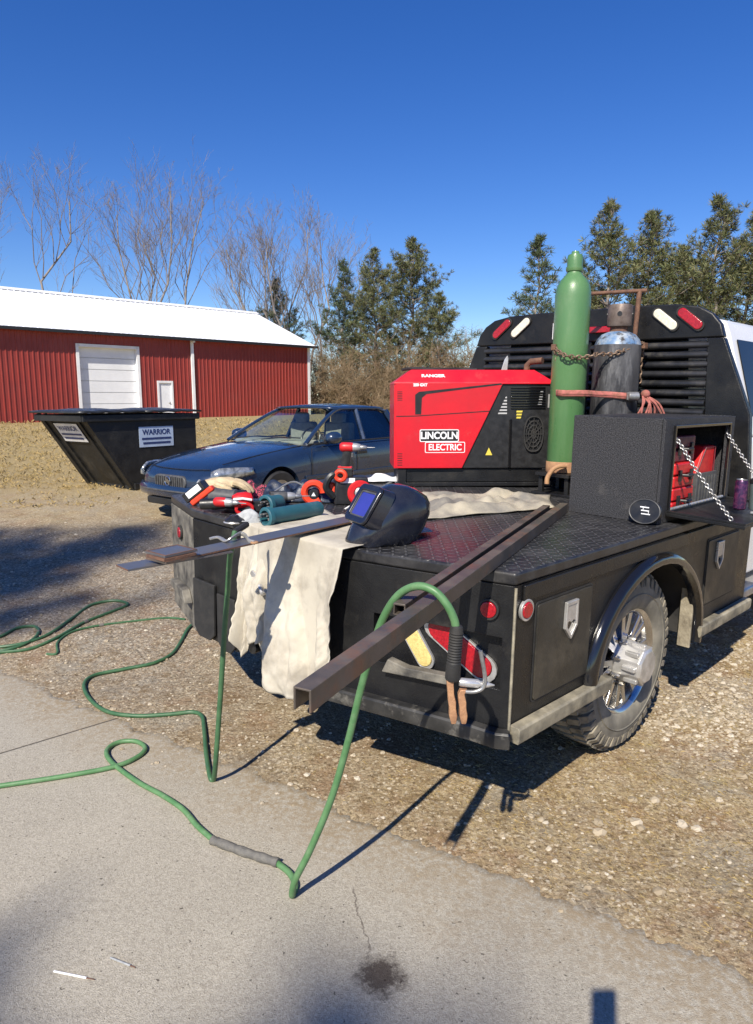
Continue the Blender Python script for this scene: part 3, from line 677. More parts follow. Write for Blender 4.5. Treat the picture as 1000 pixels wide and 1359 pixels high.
# greenhouse
A0, A1, A2, A3 = 1.60, 2.42, 3.45, 4.25
yb, yt, zb, zt = .80, .585, .955, 1.40
def pane(name, pts, mat=None):
    build(name, MB().add(pts, [tuple(range(len(pts)))]), mat or K['glass'], car, sm=0, fix=False)
def wrow(x0, x1, y, z, bow, n=8): return [(x0 - bow * (1 - (2 * i / n - 1) ** 2), y * (2 * i / n - 1), z) for i in range(n + 1)]
ws = MB().sheet([wrow(A0, 0, yb * .95, zb, .22), wrow(lerp(A0, A1, .5), 0, lerp(yb, yt, .5) * .95, lerp(zb, zt, .52), .16), wrow(A1, 0, yt * .95, zt - .01, .10)])
build('windshield', ws, K['glass'], car, sm=60)
rw = MB().sheet([wrow(A3, 0, yb * .9, zb + .02, -.12), wrow(A2, 0, yt * .9, zt - .01, -.06)]); build('rear_window', rw, K['glass'], car, sm=60)
roofg = []
for i in range(9):
    x = lerp(A1 - .03, A2 + .05, i / 8); row = []
    for j in range(9):
        t = 2 * j / 8 - 1; row.append((x - .10 * (1 - t * t) * (1 if i < 2 else 0) * (1 - i / 2), t * (yt + .03), zt + .012 + .062 * (1 - t * t) ** .8 * (math.sin(math.pi * (i + 1.5) / 11)) - .0))
    roofg.append(row)
build('roof', MB().sheet(roofg), K['carblue'], car, thick=.03, sm=60)
for s in (1, -1):
    pl = lambda x, f: (x, s * lerp(yb, yt, f) * 1.01, lerp(zb, zt, f))
    mb = MB()
    mb.tube(spline([pl(A0 - .02, 0), pl(lerp(A0, A1, .5), .56), pl(A1 - .02, .97), pl(lerp(A1, A2, .25), 1.045), pl(lerp(A1, A2, .7), 1.05), pl(A2, .985), pl(lerp(A2, A3, .55), .52), pl(A3 + .05, 0)], 5), .034, 8, flat=.7)
    mb.tube([pl(2.80, -.02), pl(2.86, 1.0)], .035, 6); mb.tube([pl(3.72, -.02), pl(3.55, .95)], .05, 6)
    build('pillar', mb, K['carblue'] if True else None, car)
    for nm, pts in (('front_door_window', [(A0 + .25, .03), (2.78, .03), (2.83, .98), (A1 + .03, .98), (lerp(A0, A1, .6), .6)]), ('rear_door_window', [(2.84, .03), (3.70, .03), (3.53, .95), (2.88, .98)])):
        pane(nm, [(x, s * (lerp(yb, yt, f) - .005), lerp(zb, zt, f)) for x, f in pts])
    build('belt_molding', MB().tube([(A0 + .1, s * .875, .952), (2.6, s * .89, .967), (A3, s * .88, .985)], .012, 6), K['plastic'], car)
    mr = build('mirror', MB().loft([[(x, s * (.98 + r * 1.25 * math.cos(a)), 1.03 + r * math.sin(a)) for a in [2 * math.pi * i / 14 for i in range(14)]] for x, r in ((1.83, .03), (1.86, .065), (1.93, .085), (2.0, .085), (2.02, .075))]), K['carblue'], car)
    build('mirror_arm', MB().tube([(1.93, s * .84, .97), (1.94, s * .93, 1.0)], .03, 6), K['plastic'], mr)
    for x in (2.72,): build('door_handle', MB().box((x - .12, s * .945, .80), (.2, .035, .045)), K['plastic'], car, bevel=.01)
    # head lamp: a wrapped lens laid on the nose of the wing
    lg = []
    for i in range(7):
        x = lerp(.115, .62, i / 6); hw = .70 + .178 * min(1, i / 3.4)
        zz = lerp(.565, .655, i / 6); hh = .15 * (1 - .62 * (i / 6) ** 1.6) * (.8 if i == 0 else 1)
        lg.append([(x - .02, s * (hw + .0), zz + hh), (x - .045, s * (hw + .022), zz + hh * .6), (x - .045, s * (hw + .028), zz + hh * .2), (x, s * (hw + .012), zz)])
    hl = build('headlight', MB().sheet(lg), K['headlamp'] if 'headlamp' in K else K['whitelens'], car, thick=.03, sm=60)
    mbx = MB(); mbx.box((2.5, s * .9375, .60), (.008, .006, .62)); build('door_seam', mbx, K['plastic'], car)
    build('side_seam', MB().box((1.57, s * .9375, .62), (.008, .006, .58)), K['plastic'], car)
    build('rub_strip', MB().box((2.45, s * .938, .52), (2.0, .02, .05)), K['carblue'], car, bevel=.006)
gr = build('grille', MB().prism(stadium(.66, .17), (-.012, 0, .535), (0, 1, 0), (0, 0, 1), (.06, 0, 0)), K['greyplastic'], car, bevel=.02)
mb = MB()
for i in range(13): mb.box((-.02, -.27 + .045 * i, .535), (.02, .012, .13))
build('grille_bar', mb, K['greyplastic'], gr, sm=0)
mb = MB(); mb.tube([(-.035, .055 * math.cos(a), .545 + .055 * math.sin(a)) for a in [2 * math.pi * i / 20 for i in range(20)]], .008, 6, closed=True)
for i in (-1, 0, 1): mb.box((-.035, i * .026, .545 + .012 * i), (.008, .018, .05))
build('badge', mb, K['chrome'], gr)
build('bumper', MB().tube([(.60, -.935, .42), (.30, -.90, .42), (.13, -.80, .42), (.02, -.62, .42), (-.03, -.35, .42), (-.04, 0, .42), (-.03, .35, .42), (.02, .62, .42), (.13, .80, .42), (.30, .90, .42), (.60, .935, .42)], .05, 8, flat=1.5), K['carblue'], car)
sm_ = MB()
for s in (1, -1): sm_.tube(spline([(.30, s * .665, .762), (.75, s * .70, .836), (1.2, s * .73, .893), (1.55, s * .755, .935)], 5), .006, 5)
sm_.tube(spline([(.16, -.60, .705), (.10, -.35, .695), (.085, 0, .69), (.10, .35, .695), (.16, .60, .705)], 5), .006, 5)
build('hood_seam', sm_, K['plastic'], car)
build('bumper_strip', MB().tube([(.62, -.945, .43), (.30, -.925, .43), (.10, -.82, .43), (-.02, -.62, .43), (-.075, -.35, .43), (-.085, 0, .43), (-.075, .35, .43), (-.02, .62, .43), (.10, .82, .43), (.30, .925, .43), (.62, .945, .43)], .012, 6), K['greyplastic'], car)
build('lower_intake', MB().prism(rrect(.95, .09, .03), (-.03, 0, .28), (0, 1, 0), (0, 0, 1), (.08, 0, 0)), K['plastic'], car, bevel=.01)
wpr = MB()
for y0 in (-.05, .5): wpr.tube([(1.48, y0, 1.0), (1.60, y0 - .35, 1.035), (1.62, y0 - .62, 1.03)], .008, 5)
build('wiper', wpr, K['plastic'], car)
mb = MB().bx((1.6, -.7, .7), (2.0, .7, .99)); build('dashboard', mb, K['seat'], car, bevel=.05)
for y in (-.38, .38):
    mb = MB().box((2.75, y, .9), (.14, .5, .62)).box((2.72, y, 1.27), (.1, .26, .16)); build('seat', mb, K['seat'] if 'seat' in K else K['greyplastic'], car, bevel=.04)
build('steering_wheel', MB().tube([(2.12 + .06 * math.sin(a), -.38 + .18 * math.cos(a), 1.0 + .15 * math.sin(a)) for a in [2 * math.pi * i / 20 for i in range(20)]], .014, 6, closed=True), K['plastic'], car)
def car_wheel(x, s):
    wq = sub('wheel', car, (x, s * .82, .32), (0, 0, 0 if s > 0 else math.pi))
    build('tyre', MB().lathe([(.21, -.09), (.30, -.10), (.325, -.08), (.33, 0), (.325, .08), (.30, .10), (.21, .09)], 32, (0, 0, 0), (0, 1, 0), caps=False), K['rubber'], wq)
    m2 = MB().lathe([(.0, .05), (.05, .06), (.06, .04), (.19, .045), (.205, .08), (.215, .085), (.215, .0)], 32, (0, 0, 0), (0, 1, 0), caps=False)
    build('rim', m2, K['alloy'], wq)
for x in (WB0, WB1):
    for s in (1, -1): car_wheel(x, s)
build('wheel_well', MB().bx((WB0 - .4, -.62, .2), (WB0 + .4, .62, .8)).bx((WB1 - .4, -.62, .2), (WB1 + .4, .62, .8)), K['plastic'], car)
for s in (1, -1): build('tail_light', MB().bx((4.98, s * .45, .68), (5.07, s * .8, .84)), K['redlens'], car, bevel=.03)
# ------------------------------------------------------------------ flatbed truck
truck = thing('flatbed_truck', 'white pickup truck with black skirted flatbed and slatted headache rack', 'truck', O, rot=M3.to_euler())
W = 2.63; BL = 2.68
ch = V((-.24, .835, 0)); CHL = ch.length; chd = ch / CHL; chn = V((-chd.y, chd.x, 0))
if chn.x > 0: chn = -chn
cl = V((-.08, 2.63, 0)) - V((-.24, 2.07, 0)); CLL = cl.length; cld = cl / CLL; cln = V((-cld.y, cld.x, 0))
if cln.x > 0: cln = -cln
build('deck', MB().prism([(0, 0), (-.24, .835), (-.24, 2.07), (-.08, W), (BL, W), (BL, 0)], (0, 0, D - .055), n=(0, 0, .055)), K['plate'], truck, bevel=.014, seg=3)
arch = [(1.245 + .615 * math.cos(R(a)), .52 + .50 * math.sin(R(a))) for a in range(180, -1, -9)]
sidepoly = [(0.012, .47)] + [(.63, .47)] + arch + [(1.86, .47), (BL, .47), (BL, D - .055), (0.012, D - .055)]
build('side_skirt', MB().prism(sidepoly, (0, .002, 0), (1, 0, 0), (0, 0, 1), (0, .03, 0)), K['black'], truck, sm=30)
build('side_skirt', MB().prism(sidepoly, (0, W - .035, 0), (1, 0, 0), (0, 0, 1), (0, .03, 0)), K['black'], truck, sm=30)
build('side_band', MB().bx((.05, -.010, D - .125), (BL - .01, .001, D - .058)), K['black'], truck, bevel=.004)
# light box on the tapered corner
outer = [(.004, .46), (CHL, .46), (CHL, D - .055), (.004, D - .055)]; inner = [(.045, .685), (.64, .685), (.64, .905), (.045, .905)]
lbp = build('light_box', MB().frame(outer, inner, (0, 0, 0), chd, (0, 0, 1), -chn * .06), K['black'], truck, sm=30, bevel=.003)
build('recess_back', MB().prism([(.03, .66), (.66, .66), (.66, .92), (.03, .92)], -chn * .062, chd, (0, 0, 1), -chn * .01), K['black'], lbp)
def lamp(parent, name, poly, ctr, o, ux, uy, n, mat, rimw=1.16, t=.022, rimmat='alloy'):
    a = [(ctr[0] + x * rimw, ctr[1] + y * (1 + (rimw - 1) * 1.9)) for x, y in poly] if False else None
    l = build(name, MB().prism([(ctr[0] + x, ctr[1] + y) for x, y in poly], o, ux, uy, V(n) * t), mat, parent, bevel=.006, seg=3)
    cx = [(ctr[0] + x * rimw, ctr[1] + y * rimw) for x, y in poly]
    build('bezel', MB().frame(cx, [(ctr[0] + x * 1.01, ctr[1] + y * 1.01) for x, y in poly], o, ux, uy, V(n) * (t * .75)), K[rimmat], l, bevel=.003)
    return l
ro = V((0, 0, 0)) - chn * .061
q = onplane(556, 855, chn, -.061); s_ = V((q.x, q.y, 0)).dot(chd)
lamp(truck, 'reverse_light', rot2(stadium(.20, .072), R(56)), (s_, q.z), ro, chd, (0, 0, 1), chn, K['amberlens'])
q = onplane(612, 858, chn, -.061); s_ = V((q.x, q.y, 0)).dot(chd)
lamp(truck, 'tail_light', rot2(stadium(.33, .10), R(33)), (s_, q.z), ro, chd, (0, 0, 1), chn, K['redlens'])
q = onplane(650, 808, chn, 0); s_ = V((q.x, q.y, 0)).dot(chd)
circ = lambda r, n=24: [(r * math.cos(2 * math.pi * i / n), r * math.sin(2 * math.pi * i / n)) for i in range(n)]
lamp(truck, 'marker_light', circ(.034), (s_, q.z), chn * .001, chd, (0, 0, 1), chn, K['redlens'], 1.3, .02, 'rubber')
q = ony(697, 809, 0)
lamp(truck, 'marker_light', circ(.034), (q.x, q.z), (0, .001, 0), (1, 0, 0), (0, 0, 1), (0, -1, 0), K['redlens'], 1.35, .02, 'alloy')
q0 = onplane(513, 874, chn, 0); q1 = onplane(604, 893, chn, 0)
sA = V((q1.x, q1.y, 0)).dot(chd); sB = V((q0.x, q0.y, 0)).dot(chd)
build('step_ledge', MB().prism([(sA, .672), (sB, .66), (sB - .03, .725), (sB - .12, .705), (sA, .712)], chn * .001, chd, (0, 0, 1), chn * .045), K['dusty'], truck, bevel=.006)
# corner crease, rails
build('corner_edge', MB().tube([(-.002, -.003, .50), (-.002, -.003, D - .06)], .006, 6), K['tan_edge'], truck)
rl = MB()
prof = [(0, .0), (.045, .0), (.05, .02), (.05, .062), (.042, .07), (0, .07)]
def rail(path, z):
    g = []
    for i, pnt in enumerate(path):
        a = path[max(i - 1, 0)]; b = path[min(i + 1, len(path) - 1)]; t = (V(b) - V(a)).normalized(); n = V((t.y, -t.x, 0))
        g.append([(pnt[0] + n.x * d, pnt[1] + n.y * d, z + h) for d, h in prof])
    return g
pth = [tuple((chd * (CHL - i * CHL / 6))[:2]) for i in range(6)] + [(-.02, .03), (0.005, -.0)]
build('rub_rail', MB().loft(rail(pth, .455)), K['worn'], truck, sm=30, bevel=.002)
build('rub_rail', MB().loft(rail([(0.004, -.001), (.03, -.001), (.4, -.001), (.775, -.001)], .472)), K['tan_edge'], truck, sm=30, bevel=.002)
build('rub_rail', MB().loft(rail([(1.845, -.001), (2.1, -.001), (BL, -.001)], .472)), K['tan_edge'], truck, sm=30, bevel=.002)
# centre of the tail
build('tail_panel', MB().prism([(.836, .60), (1.60, .60), (1.62, .44), (2.07, .44), (2.07, D - .055), (.836, D - .055)], (-.24, 0, 0), (0, 1, 0), (0, 0, 1), (.03, 0, 0)), K['black'], truck, sm=30, bevel=.004)
lb2 = build('light_box', MB().prism([(0, .44), (CLL, .46), (CLL, D - .055), (0, D - .055)], V((-.24, 2.07, 0)), cld, (0, 0, 1), -cln * .03), K['dusty'], truck, bevel=.004)
lamp(truck, 'marker_light', circ(.034), (.30, .985), V((-.24, 2.07, 0)) + cln * .001, cld, (0, 0, 1), cln, K['redlens'], 1.3, .02, 'rubber')
build('step_ledge', MB().prism([(.05, .60), (.45, .62), (.45, .66), (.12, .67)], V((-.24, 2.07, 0)) + cln * .001, cld, (0, 0, 1), cln * .05), K['dusty'], truck, bevel=.006)
build('mud_flap', MB().prism([(2.05, .78), (1.82, .78), (1.83, .48), (1.88, .44), (2.0, .44), (2.05, .49)], (-.262, 0, 0), (0, 1, 0), (0, 0, 1), (.016, 0, 0)), K['rubber'], truck, bevel=.004)
build('mud_flap', MB().prism([(1.80, .74), (1.62, .74), (1.63, .46), (1.67, .42), (1.76, .42), (1.80, .46)], (-.258, 0, 0), (0, 1, 0), (0, 0, 1), (.014, 0, 0)), K['rubber'], truck, bevel=.004)
build('bumper_bar', MB().bx((-.16, .86, .50), (-.04, 1.66, .60)), K['black'], truck, bevel=.01)
hx = MB().frame([(-.10, -.07), (.10, -.07), (.10, .06), (-.10, .06)], [(-.055, -.04), (.055, -.04), (.055, .035), (-.055, .035)], (-.30, 1.16, .49), (0, 1, 0), (0, 0, 1), (.34, 0, 0)).box((0, 1.16, .49), (.05, .19, .12))
hr = build('hitch_receiver', hx, K['black'], truck, bevel=.006)
build('hitch_plate', MB().bx((-.22, 1.02, .41), (.02, 1.06, .57)).bx((-.22, 1.27, .41), (.02, 1.31, .57)), K['dusty'], hr, bevel=.005)
for y in (.98, 1.40): build('chain_loop', MB().tube([(-.20, y + .035 * math.cos(a), .44 + .05 * math.sin(a)) for a in [2 * math.pi * i / 18 for i in range(18)]], .011, 8, closed=True), K['black'], hr)
build('plug_socket', MB().lathe([(.035, 0), (.04, .02), (.04, .05), (.02, .055)], 18, (-.20, 1.47, .52), (-1, 0, 0)), K['plastic'], truck)
build('frame_rail', MB().bx((-.10, .80, .62), (6.9, .88, .82)).bx((-.10, 1.76, .62), (6.9, 1.84, .82)).bx((.2, .8, .66), (.3, 1.84, .78)).bx((2.3, .8, .66), (2.4, 1.84, .78)), K['rubber'], truck)
build('axle', MB().tube([(1.21, .2, .45), (1.21, 2.4, .45)], .06, 10).ell((1.21, 1.3, .45), (.19, .2, .19)), K['rubber'], truck)
build('fuel_tank', MB().bx((2.7, .35, .5), (4.4, .78, .8)), K['rubber'], truck, bevel=.04)
build('muffler', MB().tube([(.4, 2.05, .62), (2.5, 2.05, .62)], .10, 12), K['dusty'], truck)
# side doors with shield latches
def side_door(x0, x1, z0, z1, lx, lz, mat):
    d = build('box_door', MB().prism(rrect(x1 - x0, z1 - z0, .015), ((x0 + x1) / 2, .0015, (z0 + z1) / 2), (1, 0, 0), (0, 0, 1), (0, -.009, 0)), mat, truck, bevel=.003)
    build('door_seam', MB().frame(rrect(x1 - x0 + .022, z1 - z0 + .022, .02), rrect(x1 - x0 + .004, z1 - z0 + .004, .015), ((x0 + x1) / 2, .0015, (z0 + z1) / 2), (1, 0, 0), (0, 0, 1), (0, -.003, 0)), K['rubber'], d, sm=0)
    sh = [(-.048, .085), (.048, .085), (.050, -.035), (0, -.09), (-.050, -.035)]
    l = build('latch', MB().frame([(x * 1.0, y) for x, y in sh], [(x * .72, y * .78) for x, y in sh], (lx, -.0075, lz), (1, 0, 0), (0, 0, 1), (0, -.016, 0)), K['alloy'], d, bevel=.003)
    build('latch_bowl', MB().prism([(x * .74, y * .8) for x, y in sh], (lx, -.008, lz), (1, 0, 0), (0, 0, 1), (0, -.003, 0)), K['gloss'], l)
    build('latch_handle', MB().prism([(-.035, .065), (.035, .065), (.035, -.012), (.018, -.004), (0, -.012), (-.018, -.004), (-.035, -.012)], (lx, -.010, lz), (1, 0, 0), (0, 0, 1), (0, -.010, 0)), K['alloy'], l, bevel=.002)
K['black_dusty'] = pm('dusty_black_paint', (.024, .023, .020), (.042, .038, .031), 5, .42, spec=.4, dust=(.11, .095, .07), dlo=.5, dhi=.85, dscale=3.5, bump=.15, bscale=80)
side_door(.16, .60, .60, 1.02, .41, .905, K['black_dusty']); side_door(1.95, 2.44, .64, 1.03, 2.11, .925, K['black_dusty'])
# fender flare
g = []; pathf = [(.635, .475)] + arch + [(1.855, .44)]
pf = [(.048, .0), (.046, -.016), (.034, -.036), (.012, -.046), (-.010, -.043), (-.016, -.024), (-.016, .02)]
for i, (x, z) in enumerate(pathf):
    a = pathf[max(i - 1, 0)]; b = pathf[min(i + 1, len(pathf) - 1)]; t = V((b[0] - a[0], b[1] - a[1])).normalized(); n = V((-t.y, t.x))
    g.append([(x + n.x * d, y, z + n.y * d) for d, y in pf])
build('fender_flare', MB().loft(g), K['gloss'], truck, sm=50)
build('wheel_well', MB().sheet([[(x + (x - 1.245) * .03, y, z + .02) for x, z in pathf] for y in (.03, .50)]).add([(x, .5, z + .02) for x, z in pathf], [tuple(range(len(pathf)))]), K['rubber'], truck, fix=False)
build('mud_guard', MB().bx((1.815, .0, .40), (1.835, .075, .78)), K['mud'], truck, bevel=.006)
# wheels
def wheel(x, y, flip=False):
    wq = sub('wheel', truck, (x, y, .457), (0, 0, math.pi if flip else 0)); RO = .495; q = lambda r: r if r < .30 else .30 + (r - .30) * 1.29
    m2 = MB().lathe([(q(r_), y_) for r_, y_ in [(.275, .23), (.27, .06), (.283, .03), (.30, .012), (.34, .000), (.385, .004), (.412, .022)]], 60, (0, 0, 0), (0, 1, 0), caps=False).lathe([(q(r_), y_) for r_, y_ in [(.412, .022), (.425, .04), (.428, .26), (.41, .28), (.275, .285)]], 60, (0, 0, 0), (0, 1, 0), caps=False)
    m2.lathe([(q(.352), .0005), (q(.356), -.004), (q(.360), .0005)], 60, (0, 0, 0), (0, 1, 0), caps=False)
    ty = build('tyre', m2, K['tyreside'], wq, sm=45)
    tb = MB()
    for i in range(44):
        a = 2 * math.pi * i / 44; ca, sa = math.cos(a), math.sin(a); e = V((ca, 0, sa)); t = V((-sa, 0, ca))
        for (y0, y1, r0, r1, ln, off) in ((.006, .05, .395, .438, .044 if i % 2 else .032, 0), (.045, .115, q(.42), q(.452), .040, .3), (.125, .20, q(.42), q(.452), .040, 0), (.205, .265, q(.42), q(.448), .044, .4)):
            a2 = a + off * .14; e = V((math.cos(a2), 0, math.sin(a2))); t = V((-math.sin(a2), 0, math.cos(a2))); h = ln / 2; sk = .012
            yy = V((0, 1, 0))
            if y0 < .01:
                tb.add([e * q(.385) - t * h + yy * .002, e * q(.385) + t * h + yy * .002, e * q(.425) + t * h + yy * .010, e * q(.425) - t * h + yy * .010, e * q(.385) - t * h + yy * .03, e * q(.385) + t * h + yy * .03, e * q(.447) + t * h + yy * .05, e * q(.447) - t * h + yy * .05],
                       [(0, 1, 2, 3), (7, 6, 5, 4), (0, 4, 5, 1), (1, 5, 6, 2), (2, 6, 7, 3), (3, 7, 4, 0)])
            else:
                pts = [e * rr + t * (sg * h + (sk if yv == y1 else -sk)) + yy * yv for rr in (r0, r1) for yv in (y0, y1) for sg in (-1, 1)]
                tb.add(pts, [(0, 1, 3, 2), (4, 6, 7, 5), (0, 4, 5, 1), (1, 5, 7, 3), (3, 7, 6, 2), (2, 6, 4, 0)])
    build('tread', tb, K['tyre'], ty, sm=0, weld=False)
    rm = MB().lathe([(.20, .20), (.255, .19), (.262, .05), (.272, .03), (.288, .022), (.288, .05)], 60, (0, 0, 0), (0, 1, 0), caps=False)
    build('rim', rm, K['chrome'], wq, sm=50)
    build('brake', MB().lathe([(.0, .15), (.19, .15), (.19, .2)], 40, (0, 0, 0), (0, 1, 0)), K['rust'], wq)
    spk = MB()
    for i in range(8):
        for d in (-.16, .16):
            a = 2 * math.pi * i / 8 + d; e = V((math.cos(a), 0, math.sin(a))); a3 = 2 * math.pi * i / 8 + d * .45; e2 = V((math.cos(a3), 0, math.sin(a3))); t = V((-math.sin(a), 0, math.cos(a)))
            p0 = e2 * .09; p1 = e * .262; yv = V((0, 1, 0))
            spk.add([p0 - t * .018 + yv * .055, p0 + t * .018 + yv * .055, p1 + t * .017 + yv * .045, p1 - t * .017 + yv * .045, p0 - t * .024 + yv * .11, p0 + t * .024 + yv * .11, p1 + t * .024 + yv * .10, p1 - t * .024 + yv * .10],
                    [(0, 1, 2, 3), (7, 6, 5, 4), (0, 4, 5, 1), (1, 5, 6, 2), (2, 6, 7, 3), (3, 7, 4, 0)])
    build('spokes', spk, K['chrome'], wq, sm=30, bevel=.004)
    cp = MB().lathe([(.115, .07), (.115, .015), (.102, -.03), (.102, -.075), (.088, -.088), (.0, -.092)], 8, (0, 0, 0), (0, 1, 0), ph=.5)
    for i in range(8):
        a = 2 * math.pi * i / 8; cp.box((.102 * math.cos(a), -.030, .102 * math.sin(a)), (.026, .075, .026))
    build('hub_cap', cp, K['alloy'], wq, sm=30, bevel=.006)
    nt_ = MB()
    for i in range(8):
        a = 2 * math.pi * (i + .5) / 8; nt_.lathe([(.013, .06), (.013, .02), (.008, .012), (0, .012)], 6, (.128 * math.cos(a), 0, .128 * math.sin(a)), (0, 1, 0))
    build('lug_nuts', nt_, K['chrome'], wq, sm=30)
    return wq
wh = wheel(1.225, .065)
for x, y, fl in ((1.225, W - .065, True), (5.35, .12, False), (5.35, W - .12, True)):
    c = copy_part(wh, truck, (x, y, .457 - (0 if not fl else .05)), (0, 0, math.pi if fl else 0))
# headache rack
RX = 2.62; rk = sub('headache_rack', truck, (RX, 0, 0))
YC = 1.283
def sym(p): return p + [(2 * YC - y, z) for y, z in reversed(p)]
top = sym([(.39, 2.245), (.272, 2.245), (.30, 2.33), (.36, 2.40), (.45, 2.45), (.60, 2.475), (.9, 2.482)])
build('top_band', MB().prism(top, (0, 0, 0), (0, 1, 0), (0, 0, 1), (.06, 0, 0)), K['black'], rk, bevel=.012, seg=3)
lg = [(.02, D), (.32, D), (.38, 2.243), (.271, 2.243), (.066, 1.75)]
build('side_post', MB().prism(lg, (0, 0, 0), (0, 1, 0), (0, 0, 1), (.06, 0, 0)), K['black'], rk, bevel=.01, seg=3)
build('side_post', MB().prism([(2 * YC - y, z) for y, z in lg], (0, 0, 0), (0, 1, 0), (0, 0, 1), (.06, 0, 0)), K['black'], rk, bevel=.01, seg=3)
build('bottom_bar', MB().bx((0, .32, D), (.06, 2 * YC - .32, 1.70)), K['black'], rk, bevel=.008)
mb = MB()
for i in range(8):
    z = 1.735 + i * .064
    for y0, y1 in ((.36, 1.22), (1.34, 2 * YC - .36)):
        mb.prism([(.002, z), (-.006, z + .012), (-.004, z + .026), (.008, z + .036), (.045, z + .046), (.050, z + .040), (.016, z - .004)], (0, y0, 0), (1, 0, 0), (0, 0, 1), (0, y1 - y0, 0))
build('louvers', mb, K['louver'], rk, sm=50)
build('centre_post', MB().bx((0, 1.215, 1.69), (.055, 1.345, 2.25)), K['black'], rk, bevel=.006)
for (u, v, mat, nm, sg) in ((917, 423, 'redlens', 'tail_light', 1), (884, 424, 'whitelens', 'work_light', 1), (667, 437, 'redlens', 'tail_light', -1), (692, 435, 'whitelens', 'work_light', -1)):
    q = onx(u, v, RX)
    lamp(rk, nm, rot2(stadium(.20, .062), R(38 * sg)), (q.y, q.z), (0, 0, 0), (0, 1, 0), (0, 0, 1), (-1, 0, 0), K[mat], 1.14, .018, 'rubber')
q = onx(800, 436, RX); build('brake_light', MB().box((-.02, q.y, q.z - .01), (.04, .17, .045)), K['redlens'], rk, bevel=.005)
q = onx(738, 440, RX); build('brake_light_housing', MB().box((-.015, q.y, q.z), (.03, .02, .12)), K['whiteprint'], rk)
# cab and nose
cabg = []
for z, y0, x0, x1 in ((.62, .09, 2.74, 5.0), (1.0, .06, 2.73, 5.0), (1.5, .07, 2.73, 5.0), (1.60, .09, 2.735, 4.95)):
    cabg.append([(x0, y0, z), (x1, y0, z), (x1, 2 * YC - y0, z), (x0, 2 * YC - y0, z)])
build('cab', MB().loft(cabg), K['white'], truck, bevel=.03, seg=3)
up = []
for z, y0, x0, x1 in ((1.60, .095, 2.737, 4.92), (1.72, .12, 2.737, 4.80), (2.28, .285, 2.745, 4.25), (2.36, .33, 2.78, 4.10), (2.40, .46, 2.90, 3.95)):
    up.append([(x0, y0, z), (x1, y0, z), (x1, 2 * YC - y0, z), (x0, 2 * YC - y0, z)])
build('cab_roof', MB().loft(up), K['white'], truck, bevel=.02, seg=3, sm=50)
for s in (0, 1):
    f = (lambda y: y) if s == 0 else (lambda y: 2 * YC - y)
    pts = [(2.83, .128 - .006, 1.74), (3.72, .128 - .006, 1.74), (3.72, .272 - .006, 2.24), (2.84, .272 - .006, 2.24)]
    build('rear_side_window', MB().add([(x, f(y), z) for x, y, z in pts], [(0, 1, 2, 3)]), K['darkglass'], truck, thick=.006, sm=0)
    pts = [(3.80, .128 - .006, 1.74), (4.70, .128 - .006, 1.74), (4.22, .272 - .006, 2.24), (3.80, .272 - .006, 2.24)]
    build('front_side_window', MB().add([(x, f(y), z) for x, y, z in pts], [(0, 1, 2, 3)]), K['darkglass'], truck, thick=.006, sm=0)
    build('door_handle', MB().box((3.05, f(.045), 1.42), (.2, .03, .04)), K['white'], truck, bevel=.01)
    build('running_board', MB().bx((2.76, f(.02), .50), (4.9, f(.24), .57)), K['alloy'], truck, bevel=.02)
build('rear_window', MB().add([(2.731, .5, 1.72), (2.731, 2 * YC - .5, 1.72), (2.738, 2 * YC - .55, 2.26), (2.738, .55, 2.26)], [(0, 1, 2, 3)]), K['darkglass'], truck, thick=.006, sm=0)
build('windshield', MB().add([(4.80, .2, 1.66), (4.80, 2 * YC - .2, 1.66), (4.24, 2 * YC - .35, 2.28), (4.24, .35, 2.28)], [(0, 1, 2, 3)]), K['darkglass'], truck, thick=.05, sm=0)
hd = [[(4.98, .12, .7), (6.5, .14, .7), (6.5, 2 * YC - .14, .7), (4.98, 2 * YC - .12, .7)], [(4.98, .10, 1.3), (6.52, .16, 1.25), (6.52, 2 * YC - .16, 1.25), (4.98, 2 * YC - .10, 1.3)], [(4.98, .22, 1.58), (6.45, .3, 1.45), (6.45, 2 * YC - .3, 1.45), (4.98, 2 * YC - .22, 1.58)]]
build('hood', MB().loft(hd), K['white'], truck, bevel=.05, seg=3)
build('bumper', MB().bx((6.5, .05, .5), (6.68, 2 * YC - .05, .78)), K['chrome'], truck, bevel=.03)
build('wheel_arch', MB().lathe([(.0, -.01), (.52, -.01), (.52, .02)], 32, (5.35, .09, .55), (0, 1, 0)), K['rubber'], truck)

# ------------------------------------------------------------------ open toolbox on the deck, with its contents
XB = 1.42; tz = onx(763, 551, XB).z; tyl = .62; X1 = 2.42; TY = .10
tb = on_truck('bed_toolbox', 'black textured steel toolbox with its side door folded down on chains', 'toolbox', (XB, TY, D))
h = tz - D; dY = tyl - TY; LX = X1 - XB
mb = MB().bx((0, 0.0, 0), (.02, dY, h)).bx((LX - .02, 0, 0), (LX, dY, h)).bx((.02, dY - .02, .0), (LX - .02, dY, h)).bx((.02, .0, h - .02), (LX - .02, dY - .02, h)).bx((.02, .0, 0), (LX - .02, dY - .02, .02))
build('body', mb, K['black_tex'], tb, bevel=.004)
oq = [(.12, .075), (LX - .11, .075), (LX - .11, h - .055), (.12, h - .055)]
build('face_frame', MB().frame([(.0, .0), (LX, .0), (LX, h), (.0, h)], oq, (0, -.001, 0), (1, 0, 0), (0, 0, 1), (0, -.018, 0)), K['black_tex'], tb, bevel=.004)
